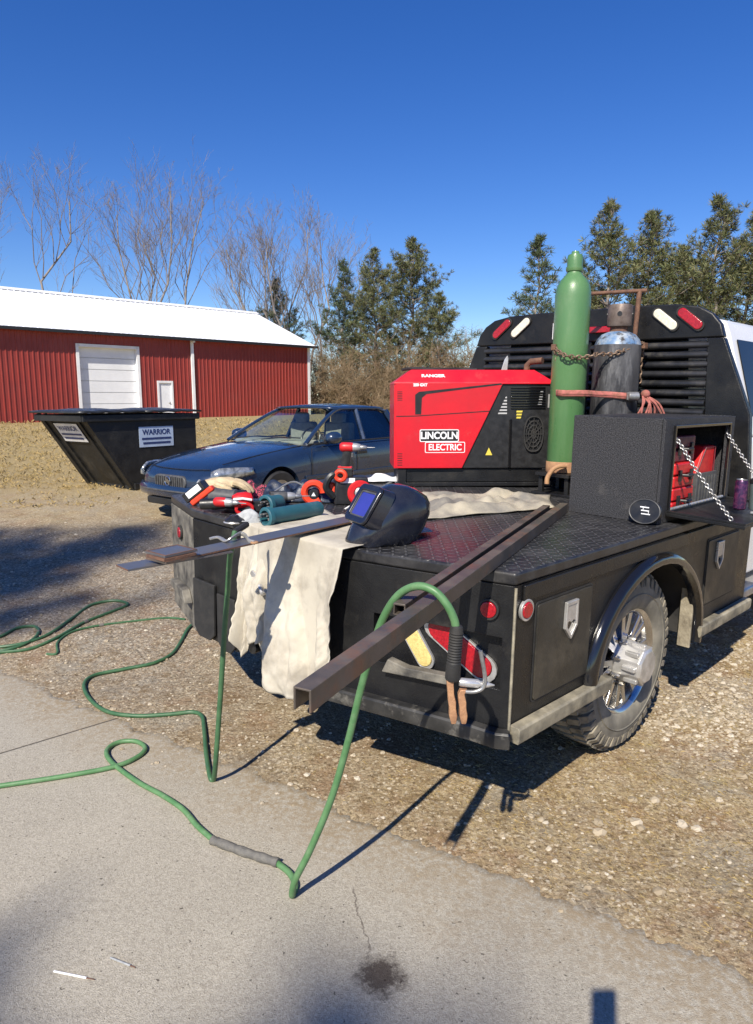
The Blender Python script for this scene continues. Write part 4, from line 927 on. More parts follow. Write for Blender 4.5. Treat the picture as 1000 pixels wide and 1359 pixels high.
build('seal_lip', MB().frame([(a + (-.02 if a < .5 else .02), b + (-.02 if b < .2 else .02)) for a, b in oq], [(a + (-.004 if a < .5 else .004), b + (-.004 if b < .2 else .004)) for a, b in oq], (0, -.020, 0), (1, 0, 0), (0, 0, 1), (0, -.014, 0)), K['gloss'], tb, bevel=.003)
dr = sub('fold_down_door', tb, (0, -.022, .062), (R(2), 0, 0))
build('door_panel', MB().bx((.08, -.41, -.022), (LX - .07, -.0, -.002)), K['black'], dr, bevel=.004)
build('door_lip', MB().frame([(.08, -.41), (LX - .07, -.41), (LX - .07, -.005), (.08, -.005)], [(.10, -.39), (LX - .09, -.39), (LX - .09, -.02), (.10, -.02)], (0, 0, -.002), n=(0, 0, .012)), K['black'], dr, bevel=.002)
mb = MB()
for i in range(16):
    x = .14 + i * (LX - .28) / 15; mb.tube([(x - .018, -.006, .012), (x + .018, -.006, .012)], .008, 8)
build('piano_hinge', mb, K['alloy'], dr)
for x in (.135, LX - .125):
    mb = MB(); a = V((x, -.02, h - .10)); b = V((x + .02, -.34, .055)); chain(mb, [a.lerp(b, i / 10) - V((0, 0, .012 * math.sin(math.pi * i / 10))) for i in range(11)], .024, .0034, .0085)
    build('support_chain', mb, K['zinc'], tb, sm=60)
build('door_latch', MB().box((LX / 2, -.36, .062), (.12, .05, .012)).lathe([(.03, 0), (.03, .02)], 16, (LX / 2, -.36, .062), (0, 0, 1)), K['alloy'], tb, bevel=.003)
def case(p, d, label, mat, nm='tool_case'):
    t = on_truck(nm, label, 'tool case', p)
    build('case_shell', MB().bx((0, 0, 0), (d[0], d[1], d[2] * .5 - .003)).bx((0, 0, d[2] * .5 + .003), d), mat, t, bevel=.012, seg=3)
    for x in (.22, .78): build('clasp', MB().box((d[0] * x, -.006, d[2] * .5), (.03, .012, d[2] * .45)), K['plastic'], t, bevel=.002)
    build('handle', MB().tube([(d[0] * .36, -.004, d[2] * .5), (d[0] * .38, -.03, d[2] * .5), (d[0] * .62, -.03, d[2] * .5), (d[0] * .64, -.004, d[2] * .5)], .009, 8), K['plastic'], t)
    return t
case((XB + .23, TY + .006, D + .021), (.28, .22, .15), 'bright red tool case at the bottom of the stack in the open toolbox', K['toolred'])
case((XB + .235, TY + .008, D + .172), (.27, .21, .14), 'red tool case resting on another red case in the open toolbox', K['toolred'])
K['darkred'] = pm('dark_red_plastic', (.16, .02, .03), (.07, .012, .02), 20, .5)
case((XB + .25, TY + .03, D + .313), (.29, .26, .15), 'dark red tool case at the top of the stack, deep in the toolbox', K['darkred'])
bn = on_truck('storage_bin', 'grey plastic bin standing in the toolbox beside the red cases', 'bin', (XB + .57, TY + .012, D + .021))
build('bin_body', MB().frame([(0, 0), (.30, 0), (.30, .28), (0, .28)], [(.012, .012), (.288, .012), (.288, .268), (.012, .268)], (0, 0, 0.012), n=(0, 0, .20)).bx((.0, .0, 0), (.30, .28, .012)), K['greyplastic'], bn, bevel=.005)
mb = MB()
for i in range(6): mb.bx((.03 + i * .045, -.006, .02), (.045 + i * .045, -.0005, .19))
build('bin_ribs', mb, K['greyplastic'], bn)
fl = on_truck('red_folder', 'bright red wedge-shaped bag standing in the grey bin', 'bag', (XB + .575, TY + .03, D + .20))
build('bag_body', MB().prism([(0, 0), (.27, 0), (.27, .19), (.12, .19)], (0, 0, 0), (1, 0, 0), (0, 0, 1), (0, .09, 0)), K['toolred'], fl, bevel=.012)
build('bag_seam', MB().tube([(.0, -.003, .012), (.268, -.003, .012), (.268, -.003, .18), (.125, -.003, .18), (.0, -.003, .012)], .004, 5), K['darkred'], fl)
# on the folded-down door
K['canp'] = pm('purple_pink_print', (.13, .035, .095), (.04, .015, .055), 60, .3, .4, lo=.42, hi=.55)
q = onz(981, 676, D + .075); cz = D + .075
cn_ = on_truck('drink_can', 'tall purple and pink drink can on the folded-down toolbox door', 'can', (q.x, q.y, cz))
build('can_wall', MB().lathe([(.026, 0), (.033, .008), (.033, .150), (.027, .163)], 24), K['canp'], cn_)
build('can_lid', MB().lathe([(.027, .163), (.028, .166), (.026, .167), (.024, .162), (0, .162)], 24), K['zinc'], cn_)
q = onz(1003, 676, D + .075)
mg = on_truck('travel_mug', 'dark grey travel mug at the outer corner of the toolbox door', 'mug', (q.x, q.y, cz))
build('mug_body', MB().lathe([(.034, 0), (.036, .01), (.043, .14), (.043, .15)], 24), K['mugc'] if 'mugc' in K else K['greyplastic'], mg)
build('mug_lid', MB().lathe([(.0455, .146), (.0455, .165), (.03, .172), (0, .172)], 24), K['plastic'], mg)
# oval badge leaning on the toolbox
q = onx(857, 683, XB - .03)
ov = on_truck('oval_tin', 'black oval tin with pale rim leaning on the rear of the toolbox', 'tin', (XB - .045, q.y, D + .072), tilt=Matrix.Rotation(R(14), 3, 'Y'))
el = [(.088 * math.cos(2 * math.pi * i / 32), .068 * math.sin(2 * math.pi * i / 32)) for i in range(32)]
build('tin_body', MB().prism(el, (0, 0, 0), (0, 1, 0), (0, 0, 1), (.025, 0, 0)), K['plastic'], ov, bevel=.006)
build('tin_rim', MB().tube([(-.002, y * .96, z * .96) for y, z in el], .0032, 6, closed=True), K['greyplastic'], ov)
mb = MB()
for i, (y, z, l, a) in enumerate(((.012, .022, .05, .2), (.006, .004, .045, .2), (.0, -.014, .05, .2), (.018, .012, .016, 1.4), (-.014, -.004, .016, 1.4))):
    mb.box((-.004, y - .01, z), (.002, l * math.cos(a), .006 if a < 1 else .016))
build('tin_print', mb, K['whiteprint'], ov, sm=0)

# ------------------------------------------------------------------ welder generator
pa = onz(525, 639.5, D + .034); pb = onz(737, 641.5, D + .034); pa.z = pb.z = D
wa = T(*pa); wb = T(*pb); wd = (wb - wa); WL = V((wd.x, wd.y, 0)).length
we = thing('welding_machine', 'red and black engine-driven welding machine on the truck bed', 'welder', wa, math.atan2(wd.y, wd.x))
def onw(u, v):
    n = V((-wd.y, wd.x, 0)).normalized(); r = ray(u, v); t = (wa - CAM).dot(n) / r.dot(n); q = CAM + r * t - wa
    return q.dot(V((wd.x, wd.y, 0)).normalized()), q.z
zb = onw(570, 622)[1]; zt = onw(600, 508)[1]; zt2 = onw(600, 497)[1] + .03; DPW = .46
build('case', MB().bx((.006, 0, zb), (WL - .006, DPW, zt - .006)), K['plastic'], we, bevel=.008)
rx0, rx1 = onw(668, 509)[0], onw(613, 622)[0]
build('red_side_panel', MB().prism([(-.002, zb + .004), (rx1, zb + .004), (rx0, zt - .001), (-.002, zt - .001)], (0, -.001, 0), (1, 0, 0), (0, 0, 1), (0, -.014, 0)), K['wred'], we, bevel=.005, seg=3)
build('end_panel', MB().bx((-.012, -.008, zb + .004), (.004, DPW, zt - .002)), K['wred'], we, bevel=.004)
hx0, hx1 = onw(547, 498)[0], onw(712, 500)[0]
hd_ = [[(-.014, -.016, zt - .010), (WL - .03, -.016, zt - .010), (WL - .03, DPW, zt - .010), (-.014, DPW, zt - .010)],
       [(-.014, -.016, zt + .002), (WL - .03, -.016, zt + .002), (WL - .03, DPW, zt + .002), (-.014, DPW, zt + .002)],
       [(hx0, .055, zt2 + .006), (hx1, .055, zt2 + .006), (hx1, DPW - .07, zt2 + .006), (hx0, DPW - .07, zt2 + .006)]]
build('hood', MB().loft(hd_), K['wred'], we, bevel=.008, seg=3)
build('hood_end', MB().loft([[(WL - .10, -.012, zt - .008), (WL, -.012, zt - .008), (WL, DPW, zt - .008), (WL - .10, DPW, zt - .008)], [(WL - .10, -.010, zt + .006), (WL - .004, -.010, zt + .006), (WL - .004, DPW, zt + .006), (WL - .10, DPW, zt + .006)]]), K['plastic'], we, bevel=.004)
gv = MB()
def strip(mb, pts, wdt, y, th):
    P_ = [onw(*p) for p in pts]
    for a, b in zip(P_, P_[1:]):
        dxx, dz = b[0] - a[0], b[1] - a[1]; l = math.hypot(dxx, dz); nx, nz = -dz / l * wdt / 2, dxx / l * wdt / 2
        mb.prism([(a[0] - nx, a[1] - nz), (b[0] - nx, b[1] - nz), (b[0] + nx, b[1] + nz), (a[0] + nx, a[1] + nz)], (0, y, 0), (1, 0, 0), (0, 0, 1), (0, th, 0))
gv.prism([onw(*p) for p in ((551, 524), (556, 520), (600, 515.5), (665, 508.5), (666, 510.5), (600, 518.5), (566, 523), (560, 528), (559, 550), (551, 550))], (0, -.0155, 0), (1, 0, 0), (0, 0, 1), (0, -.0012, 0))
strip(gv, [(526, 552.5), (552, 552), (650, 545.5)], .006, -.0155, -.001)
for i in range(6): strip(gv, [(527.5, 520 + i * 2.2), (534, 520 + i * 2.2)], .004, -.0155, -.001); strip(gv, [(527.5, 602 + i * 3), (534, 602 + i * 3)], .005, -.0155, -.001)
build('groove', gv, K['plastic'], we, sm=0)
lp = MB(); c0 = onw(582.5, 578.5); uxw, uzw = (1, 0, 0), (0, 0, 1)
def plate(mb, ctr, w_, h_, r, y, th): mb.prism([(ctr[0] + x, ctr[1] + z) for x, z in rrect(w_, h_, r)], (0, y, 0), uxw, uzw, (0, th, 0))
w1 = onw(609, 570)[0] - onw(557, 570)[0]; h1 = onw(580, 570)[1] - onw(580, 586.5)[1]
c1 = onw(583, 578); c2 = onw(590.5, 593.5); w2 = onw(617, 590)[0] - onw(564, 590)[0]; h2 = onw(580, 586.5)[1] - onw(580, 601)[1]
lg_ = sub('logo_plate', we)
pl = MB(); plate(pl, c1, w1, h1, .012, -.0152, -.001); plate(pl, c2, w2, h2, .010, -.0152, -.0006); build('border', pl, K['whiteprint'], lg_, sm=0)
pl = MB(); plate(pl, c1, w1 - .012, h1 - .012, .008, -.0163, -.0006); build('black_field', pl, K['plastic'], lg_, sm=0)
pl = MB(); plate(pl, c2, w2 - .010, h2 - .010, .007, -.0159, -.0004); build('red_field', pl, K['wred'], lg_, sm=0)
tx = MB(); text(tx, 'LINCOLN', h1 * .78, (c1[0], -.0170, c1[1] - .001), uxw, uzw, (0, -.0006, 0), sx=.9, bold=.0022)
text(tx, 'ELECTRIC', h2 * .80, (c2[0], -.0164, c2[1] - .001), uxw, uzw, (0, -.0006, 0), sx=.88, bold=.0014)
build('lettering', tx, K['whiteprint'], lg_, sm=0)
tx = MB(); q = onw(556, 511); text(tx, '250 GXT', .026, (q[0] + .01, -.0155, q[1]), uxw, uzw, (0, -.0008, 0), bold=.0015)
q = onw(570, 501); text(tx, 'RANGER', .036, (q[0] + .03, .022, lerp(zt, zt2, .48) + .004), uxw, V((0, .07, zt2 - zt)).normalized(), V((0, -.0035, .0025)), bold=.0012, sx=1.2)
build('model_lettering', tx, K['whiteprint'], we, sm=0)
mk = MB()
for i in range(7): mk.prism([onw(*p) for p in ((661 + 1.9 * i, 549.5 - 4.2 * i), (673, 549.5 - 4.2 * i), (673, 547.5 - 4.2 * i), (662 + 1.9 * i, 547.5 - 4.2 * i))], (0, -.001, 0), uxw, uzw, (0, -.002, 0)) if i < 6 else None
for i in range(4): mk.prism([onw(*p) for p in ((714 + i, 537 - 5 * i), (719 + i * .6, 537 - 5 * i), (719.5 + i * .6, 533.5 - 5 * i), (715 + i, 533.5 - 5 * i))], (0, -.001, 0), uxw, uzw, (0, -.002, 0))
build('warning_label', mk, pm('grey_print', (.5, .5, .5), None, 5, .6), we, sm=0)
mk = MB()
for i in range(3): mk.prism([onw(*p) for p in ((686, 545 + 4 * i), (694 - i, 545 + 4 * i), (693 - i, 547.3 + 4 * i), (685.5, 547.3 + 4 * i))], (0, -.001, 0), uxw, uzw, (0, -.002, 0))
mk.prism([onw(*p) for p in ((644.5, 604), (653.5, 604), (649, 594))], (0, -.001, 0), uxw, uzw, (0, -.002, 0)); build('yellow_label', mk, K['yellow'], we, sm=0)
mk = MB(); mk.prism([onw(*p) for p in ((727, 541), (737, 541), (737.5, 523), (728, 523))], (0, -.001, 0), uxw, uzw, (0, -.003, 0)); build('data_plate', mk, K['alloy'], we)
mb = MB()
for i in range(9):
    a, b = onw(678, 514 + 3.4 * i), onw(724, 514 + 3.4 * i); mb.bx((a[0], -.010, a[1] - .006), (b[0], -.0005, a[1] + .003))
build('vent_louvers', mb, K['gloss'], we, bevel=.002)
mb = MB(); c = onw(708, 576); rxx = .072; rz = .125
mb.tube([(c[0] + rxx * math.cos(a) * (abs(math.cos(a)) ** -.3 if abs(math.cos(a)) > .01 else 1) * .96, -.014, c[1] + rz * math.sin(a)) for a in [2 * math.pi * (i + .5) / 28 for i in range(28)]], .006, 6, closed=True)
for i in range(1, 4): mb.tube([(c[0] + rxx * i / 4 * math.cos(a), -.012, c[1] + rz * i / 4 * math.sin(a)) for a in [2 * math.pi * j / 24 for j in range(24)]], .0035, 5, closed=True)
for i in range(6):
    a = math.pi * i / 6; mb.tube([(c[0] - rxx * .95 * math.cos(a), -.012, c[1] - rz * .95 * math.sin(a)), (c[0] + rxx * .95 * math.cos(a), -.012, c[1] + rz * .95 * math.sin(a))], .0035, 5)
build('fan_guard', mb, K['rubber'], we)
q0, q1 = onw(676, 556), onw(676, 620); build('panel_edge', MB().bx((q0[0], -.012, q1[1]), (q0[0] + .02, -.0005, q0[1])), K['gloss'], we, bevel=.003)
mb = MB().bx((.02, .0, 0.02), (.08, DPW, zb)).bx((WL - .10, .0, .02), (WL - .04, DPW, zb)).bx((.05, .02, .03), (WL - .05, DPW - .02, zb - .002)).bx((.0, -.0, 0), (WL, .06, .028)).bx((0, DPW - .06, 0), (WL, DPW, .028))
build('skid_base', mb, K['black'], we, bevel=.004)
build('lift_bail', MB().prism([(0, 0), (.05, 0), (.058, .11), (.05, .13), (.03, .1)], (onw(668, 505)[0], .10, zt2 - .02), (1, 0, 0), (0, 0, 1), (0, .014, 0)), K['alloy'], we, bevel=.003)
build('exhaust', MB().tube([(.86 * WL, .28, zt - .02), (.86 * WL, .28, zt2 + .05), (.88 * WL, .26, zt2 + .075), (.94 * WL, .20, zt2 + .08)], .024, 10), K['rust'], we)
build('top_hose', MB().tube(spline([(.06, .2, zt2 + .01), (.15, .24, zt2 + .022), (.3, .18, zt2 + .014), (.5, .25, zt2 + .018), (.62, .2, zt2 + .012)], 6), .011, 6), K['rubber'], we)

# ------------------------------------------------------------------ gas cylinders and their rusty rack
gq = onz(748, 626, 1.335); GR = .117; GB = V((gq.x, gq.y, 1.335))
gd = T(*GB).y
mq = M3.transposed() @ (dp(817, 500, gd + .10) - O); BB = V((mq.x, mq.y, 1.30)); BR = .155
gt = T(*GB)
ztop = dp(778, 333, gd).z - gt.z; zsh = dp(775, 372, gd).z - gt.z; zn = dp(778, 366, gd).z - gt.z
gc = on_truck('green_gas_cylinder', 'tall green gas cylinder chained upright beside the welder', 'gas cylinder', GB, tilt=Matrix.Rotation(R(-1.2), 3, 'X') @ Matrix.Rotation(R(1.2), 3, 'Y'))
zc_ = dp(778, 361, gd).z - gt.z
build('bottle', MB().lathe([(0, 0), (GR - .012, 0), (GR, .02), (GR, zc_ - .16), (GR * .985, zc_ - .13), (GR * .92, zc_ - .09), (GR * .76, zc_ - .052), (GR * .52, zc_ - .022), (GR * .40, zc_ - .005), (.045, zc_ + .02)], 40), K['green'], gc, sm=60)
build('rust_band', MB().lathe([(GR + .001, .0), (GR + .003, .008), (GR + .003, .068), (GR + .0005, .072)], 40), K['rustlite'], gc)
cz0 = zc_ + .005
build('valve_cap', MB().lathe([(.052, cz0), (.056, cz0 + .01), (.056, cz0 + .028), (.050, cz0 + .03), (.052, ztop - .045), (.046, ztop - .022), (.03, ztop - .016), (.026, ztop - .012), (.024, ztop), (0, ztop + .002)], 30), K['green'], gc, sm=50)
build('cap_hole', MB().lathe([(.013, 0), (.013, .004)], 14, V((.7, -.7, 0)).normalized() * .050 + V((0, 0, lerp(cz0, ztop, .62))), (.7, -.7, 0)), K['plastic'], gc)
bt = T(*BB); bd = bt.y
zs1 = dp(817, 441, bd).z - bt.z; zc1 = dp(817, 405, bd).z - bt.z; zc0 = dp(817, 434, bd).z - bt.z
kc = on_truck('black_gas_cylinder', 'scuffed black gas cylinder with pale blue shoulder behind the toolbox', 'gas cylinder', BB)
build('bottle', MB().lathe([(0, 0), (BR - .012, 0), (BR, .02), (BR, zs1 - .115), (BR * .985, zs1 - .088)], 40), K['blkcyl'], kc, sm=60)
build('shoulder', MB().lathe([(BR * .985, zs1 - .088), (BR * .90, zs1 - .05), (BR * .72, zs1 - .018), (BR * .45, zs1), (.05, zs1 + .004)], 40), K['bluecyl'], kc, sm=60)
build('neck', MB().lathe([(.06, zs1 - .002), (.055, zc0 + .02)], 24), K['rust'], kc)
build('valve_guard', MB().lathe([(.078, zc0), (.082, zc0 + .008), (.080, zc1 - .01), (.074, zc1), (.066, zc1), (.066, zc0), (.078, zc0)], 30), K['rustgrey'] if 'rustgrey' in K else K['rust'], kc, sm=50)
mb = MB()
for a in (-1.1, .4, 2.0, 3.6): mb.lathe([(.016, 0), (.016, .004)], 14, (.079 * math.cos(a), .079 * math.sin(a), lerp(zc0, zc1, .55)), (math.cos(a), math.sin(a), 0))
build('guard_holes', mb, K['plastic'], kc)
rck = on_truck('cylinder_rack', 'rusty steel rack holding the two gas cylinders on the deck', 'rack', (BB.x, BB.y, D))
def rl_(p): return M3.transposed() @ (p - O) - V((BB.x, BB.y, D))
pp = dp(842, 455, bd + .14); pt = dp(849, 386, bd + .14); pl0 = rl_(pt); pb0 = rl_(pp)
lft = rl_(dp(768, 391, gd + .22))
build('post', MB().tube([V((pb0.x, pb0.y, 0)), pb0, pl0], .017, 10), K['rust'], rck)
build('post', MB().tube([V((lft.x, lft.y, 0)), lft], .017, 10), K['rust'], rck)
build('top_bar', MB().tube([lft + V((-.02, .05, 0)), pl0, pl0 + (pl0 - lft).normalized() * .05], .014, 10), K['rust'], rck)
gl = V((GB.x - BB.x, GB.y - BB.y, 0))
pf_ = MB().bx((-.2, -.19, .0), (.2, .17, .02)).bx((gl.x - .16, gl.y - .15, 0), (gl.x + .16, gl.y + .15, .02)).bx((gl.x - .15, gl.y - .13, .13), (gl.x + .14, gl.y + .13, .154)).bx((-.17, -.16, .09), (.17, .17, .119))
for dx in (-.11, .11):
    for dy in (-.10, .10): pf_.bx((gl.x + dx - .015, gl.y + dy - .015, .0), (gl.x + dx + .015, gl.y + dy + .015, .13)); pf_.bx((dx - .015, dy - .015, .0), (dx + .015, dy + .015, .09))
build('platform', pf_, K['black'], rck, bevel=.003)
hp = [rl_(dp(u, v, gd - .16)) for u, v in ((726, 642), (727, 634), (733, 624), (741, 619), (752, 618))]
build('foot_loop', MB().tube(spline(hp, 6), .016, 10), K['rustlite'], rck)
for u, v in ((737, 461), (855, 459)):
    q = rl_(dp(u, v, gd + (-.02 if u < 800 else .14))); build('chain_bracket', MB().box(q, (.05, .035, .04)).tube([q, V((lft.x if u < 800 else pb0.x, lft.y if u < 800 else pb0.y, q.z))], .012, 6), K['rust'], rck, bevel=.004)
mb = MB()
def cdp(u, v, d): return dp(u, v, d)
ga = gd - GR; ba = bd - BR
pts = [(737, 462, gd - .03), (744, 468, gd - .09), (752, 472, ga - .025), (765, 474, ga - .012), (778, 474, ga - .012), (790, 471, ga - .03), (797, 470, ba - .04), (812, 470, ba - .014), (826, 466, ba - .02), (840, 461, bd - .12), (849, 456, bd - .02), (855, 457, bd + .1)]
chain(mb, spline([cdp(*p) for p in pts], 5), .036, .0052, .0125)
chain(mb, [cdp(738, 464, gd - .035), cdp(742, 490, gd - .035), cdp(741.5, 518, gd - .035)], .036, .0052, .0125)
chain(mb, [cdp(854, 459, bd + .07), cdp(850, 485, bd + .07), cdp(849, 508, bd + .07)], .036, .0052, .0125)
tag(build('retaining_chain', mb, K['rustchain'], sm=60), 'rusty chain looped round the front of both gas cylinders', 'chain')
K['strap'] = pm('faded_red_strap', (.42, .13, .11), (.22, .09, .06), 30, .8)
st_ = thing('ratchet_strap', 'faded red ratchet strap pulled tight across the two gas cylinders', 'strap')
sp_ = [dp(*p) for p in ((733, 521, gd + .02), (742, 521.5, ga + .02), (752, 522, ga - .006), (776, 522, ga - .01), (792, 523, ba - .03), (812, 524, ba - .008), (832, 525.5, ba - .02), (846, 524, bd - .05))]
mb = MB(); g = [[p + V((0, 0, .021)), p + V((0, 0, .008)), p + V((0, -.004, .004)), p + V((0, -.004, -.004)), p + V((0, 0, -.008)), p + V((0, 0, -.021))] for p in spline(sp_, 5)]
build('webbing', mb.sheet(g), K['strap'], st_, thick=.004)
q = dp(838, 526, ba - .035); build('ratchet', MB().box(q, (.06, .03, .05)).lathe([(.026, -.035), (.03, -.03), (.03, .03), (.026, .035)], 16, q + V((.01, -.01, .0)), (1, 0, 0)), K['zinc'], st_, bevel=.004)
mb = MB(); random.seed(3)
for i in range(9):
    a = dp(856 + random.uniform(-3, 3), 524 + random.uniform(-2, 2), ba - .03); b = dp(846 + i * 4.6, 551 + random.uniform(-2, 3), ba - .06 + random.uniform(-.03, .03)); m_ = a.lerp(b, .5) + V((random.uniform(-.01, .03), -.02, .012))
    mb.tube(spline([a + V((0, 0, -.01)), m_, b], 6), .0065, 6)
mb.ell(dp(857, 523, ba - .03), (.03, .03, .028))
tag(build('rope_bundle', mb, K['strap']), 'bundle of faded red rope ends hanging beside the ratchet', 'rope')
# ------------------------------------------------------------------ welding helmet
q = onz(458, 725, D)
fa = 46 - 240
tilt = Matrix.Rotation(R(-27), 3, 'Y') @ Matrix.Scale(.93, 3)
hm = on_truck('welding_helmet', 'black welding helmet with blue-violet lens lying on the tail of the deck', 'helmet', (q.x, q.y, D + .004), R(fa), tilt=tilt)
lv = [(0, .045, .125, .070), (.03, .035, .145, .088), (.09, .02, .158, .108), (.16, .01, .160, .120), (.23, .0, .155, .124), (.29, -.01, .142, .118), (.335, -.02, .115, .10), (.362, -.03, .075, .07), (.374, -.035, .02, .02)]
g = []
for z, xc, a, b in lv:
    row = []
    for i in range(25):
        t = R(lerp(-128, 128, i / 24)); cx = abs(math.cos(t)) ** .75 * (1 if math.cos(t) > 0 else -1)
        x_ = xc + a * cx - .18; row.append((x_, b * math.sin(t), max(z, -x_ * math.tan(R(27)))))
    g.append(row)
build('shell', MB().sheet(g), K['helmet'], hm, thick=.006, sm=60)
lu = V((-.10, 0, 1)).normalized(); lo_ = V((-.010, 0, .205))
build('lens_frame', MB().frame(rrect(.19, .19, .03), rrect(.136, .128, .012), lo_, (0, 1, 0), lu, (.018, 0, .002)), K['helmet'], hm, bevel=.006, seg=3)
build('frame_base', MB().loft([[(-.075, y * 1.10, lo_.z + z * 1.08) for y, z in rrect(.19, .19, .03)], [(-.012 - z * .1, y, lo_.z + z) for y, z in rrect(.19, .19, .03)]]), K['helmet'], hm, sm=30)
build('lens', MB().prism(rrect(.136, .128, .012), lo_, (0, 1, 0), lu, (.008, 0, .001)), K['visor'], hm)
build('grey_gasket', MB().frame(rrect(.138, .130, .012), rrect(.122, .112, .010), lo_ + V((.008, 0, 0)), (0, 1, 0), lu, (.004, 0, 0)), K['greyplastic'], hm, bevel=.001)
hb = MB(); hb.m = Matrix.Translation(V((-.17, 0, .0)))
hb.tube([(-.03 + .095 * math.cos(a), .085 * math.sin(a), .27 + .01 * math.cos(a)) for a in [2 * math.pi * i / 24 for i in range(24)]], .012, 6, closed=True, flat=2)
hb.tube([(-.02, .085 * math.cos(a), .27 + .085 * math.sin(a)) for a in [math.pi * i / 12 for i in range(13)]], .01, 6)
hb.lathe([(.02, 0), (.024, .01), (.02, .02)], 14, (-.03, -.10, .26), (0, -1, 0)).lathe([(.02, 0), (.024, .01), (.02, .02)], 14, (-.03, .10, .26), (0, 1, 0)).lathe([(.024, 0), (.026, .015), (.02, .025)], 14, (-.125, 0, .26), (-1, 0, 0))
build('headgear', hb, K['plastic'], hm)
build('neck_bib', MB().sheet([[(-.19 + .10 * math.cos(t), .112 * math.sin(t), max(z, (.19 - .10 * math.cos(t)) * math.tan(R(27)))) for t in [R(lerp(112, 248, i / 10)) for i in range(11)]] for z in (.14, .20, .26, .31)]), K['plastic'], hm, thick=.004)

# ------------------------------------------------------------------ canvas
def canvas_hang(y0_, y1_, ks, seed, off, xin):
    g = []; NY, NX = 90, 90
    for i in range(NY + 1):
        w_ = i / NY; y0 = lerp(y0_, y1_, w_); row = []
        for a_, b_ in zip(ks, ks[1:]):
            if w_ <= b_[0] + 1e-9:
                q_ = (w_ - a_[0]) / (b_[0] - a_[0]); q_ = q_ * q_ * (3 - 2 * q_); zb = lerp(a_[1], b_[1], q_); break
        for j in range(NX + 1):
            s = j / NX
            if s < .3:
                t = s / .3; x = lerp(xin + .05 * math.sin(y0 * 9), -.235, t); z = D + .010 + off * .3 + .022 * max(0, noise.noise(V((x * 5, y0 * 6, 3)))) * (1 - t); y = y0
            else:
                t = (s - .3) / .7; z = lerp(D + .008 + off * .3, zb, t); k = min(1, t * 2.2)
                f = .060 * math.sin(w_ * 9.5 + seed + 1.1 * t) + .022 * math.sin(w_ * 23 + seed * 2 + 2.2 * t) + .055 * noise.noise(V((w_ * 2.6, t * 1.8, seed))) + .022 * noise.noise(V((w_ * 11, t * 6, seed))) + .010 * noise.noise(V((w_ * 26, t * 19, seed + 4)))
                x = -.268 - off - (.045 + max(-.03, f)) * k * (.35 + .65 * t); y = y0 + .035 * t * math.sin(w_ * 7 + seed) * min(1, w_ * 4) + (.5 - w_) * .02 * t
            row.append((x, y, z))
        g.append(row)
    return g
cvs = on_truck('canvas_cloth', 'cream canvas cloth draped over the tail and hanging to the hitch', 'cloth', (0, 0, 0))
build('front_fall', MB().sheet(canvas_hang(.70, 1.33, ((0, .68), (.2, .56), (.45, .44), (.65, .44), (.85, .52), (1, .62)), 1.0, .02, .30)), K['canvas'], cvs, thick=.004, sm=180)
build('rear_fall', MB().sheet(canvas_hang(1.20, 1.52, ((0, .68), (.3, .62), (.6, .56), (.82, .48), (1, .58)), 3.4, .0, .25)), K['canvas'], cvs, thick=.004, sm=180)
q00, q10, q11, q01 = V((.56, .95, 0)), V((1.38, .70, 0)), V((1.86, 1.02, 0)), V((1.02, 1.62, 0)); g = []
for i in range(49):
    row = []
    for j in range(33):
        s, t = i / 48, j / 32; p_ = q00.lerp(q10, s).lerp(q01.lerp(q11, s), t)
        e = min(1, 5 * min(s, 1 - s, t, 1 - t) + .15)
        w_ = noise.noise(V((p_.x * 4.5 + p_.y * 3, p_.y * 7, 2))) + .5 * noise.noise(V((p_.x * 11, p_.y * 14, 5)))
        p_ = p_ + V((.04 * noise.noise(V((p_.x * 3, p_.y * 3, 9))), .05 * noise.noise(V((p_.x * 3, p_.y * 3, 14))), 0))
        row.append((p_.x, p_.y, D + .008 + e * max(0, .03 + .065 * w_)))
    g.append(row)
tag(on_truck('canvas_sheet', 'crumpled grey canvas sheet spread on the deck in front of the welder', 'cloth', (0, 0, 0)))
build('sheet_fabric', MB().sheet(g), K['canvas_grey'], bpy.data.objects['canvas_sheet'], thick=.005, sm=180)

# ------------------------------------------------------------------ steel lying on the deck
def channel(name, label, cat, tip, far, w_, h_, th, hollow, mat):
    d = V(far) - V(tip); L_ = d.length
    t = on_truck(name, label, cat, tip, math.atan2(d.y, d.x))
    mb = MB()
    if hollow:
        mb.bx((0, -w_ / 2, 0), (L_, w_ / 2, th)).bx((0, -w_ / 2, h_ - th), (L_, w_ / 2, h_)).bx((0, -w_ / 2, th), (L_, -w_ / 2 + th, h_ - th)).bx((0, w_ / 2 - th, th), (L_, w_ / 2, h_ - th))
    else:
        a, b = w_ / 2, h_; mb.prism([(-a, 0), (-a + th, 0), (-a + th, b - th), (a - th, b - th), (a - th, 0), (a, 0), (a, b), (-a, b)], (0, 0, 0), (0, 1, 0), (0, 0, 1), (L_, 0, 0))
    build('steel_section', mb, mat, t, bevel=.0025, sm=30)
    return t
z1 = D + .002
p_t = onz(401, 926, D + .035); p_f = onz(752, 670, D + .035); dirp = (p_f - p_t).normalized()
p_t.z = p_f.z = z1; kk = (1.36 - p_t.x) / dirp.x
channel('steel_channel', 'long rust-stained steel channel overhanging the truck tail towards the viewer', 'steel channel', p_t, p_t + dirp * kk, .046, .055, .006, False, K['steel'])
s_t = onz(530, 810, D + .02); s_t.z = z1; sd = (onz(737, 667, D + .02) - s_t).normalized(); sd.z = 0
channel('square_tube', 'slim hollow square steel tube lying behind the long channel', 'steel tube', s_t, s_t + sd * 2.15, .040, .040, .004, True, K['steel'])
zb_ = D + .034
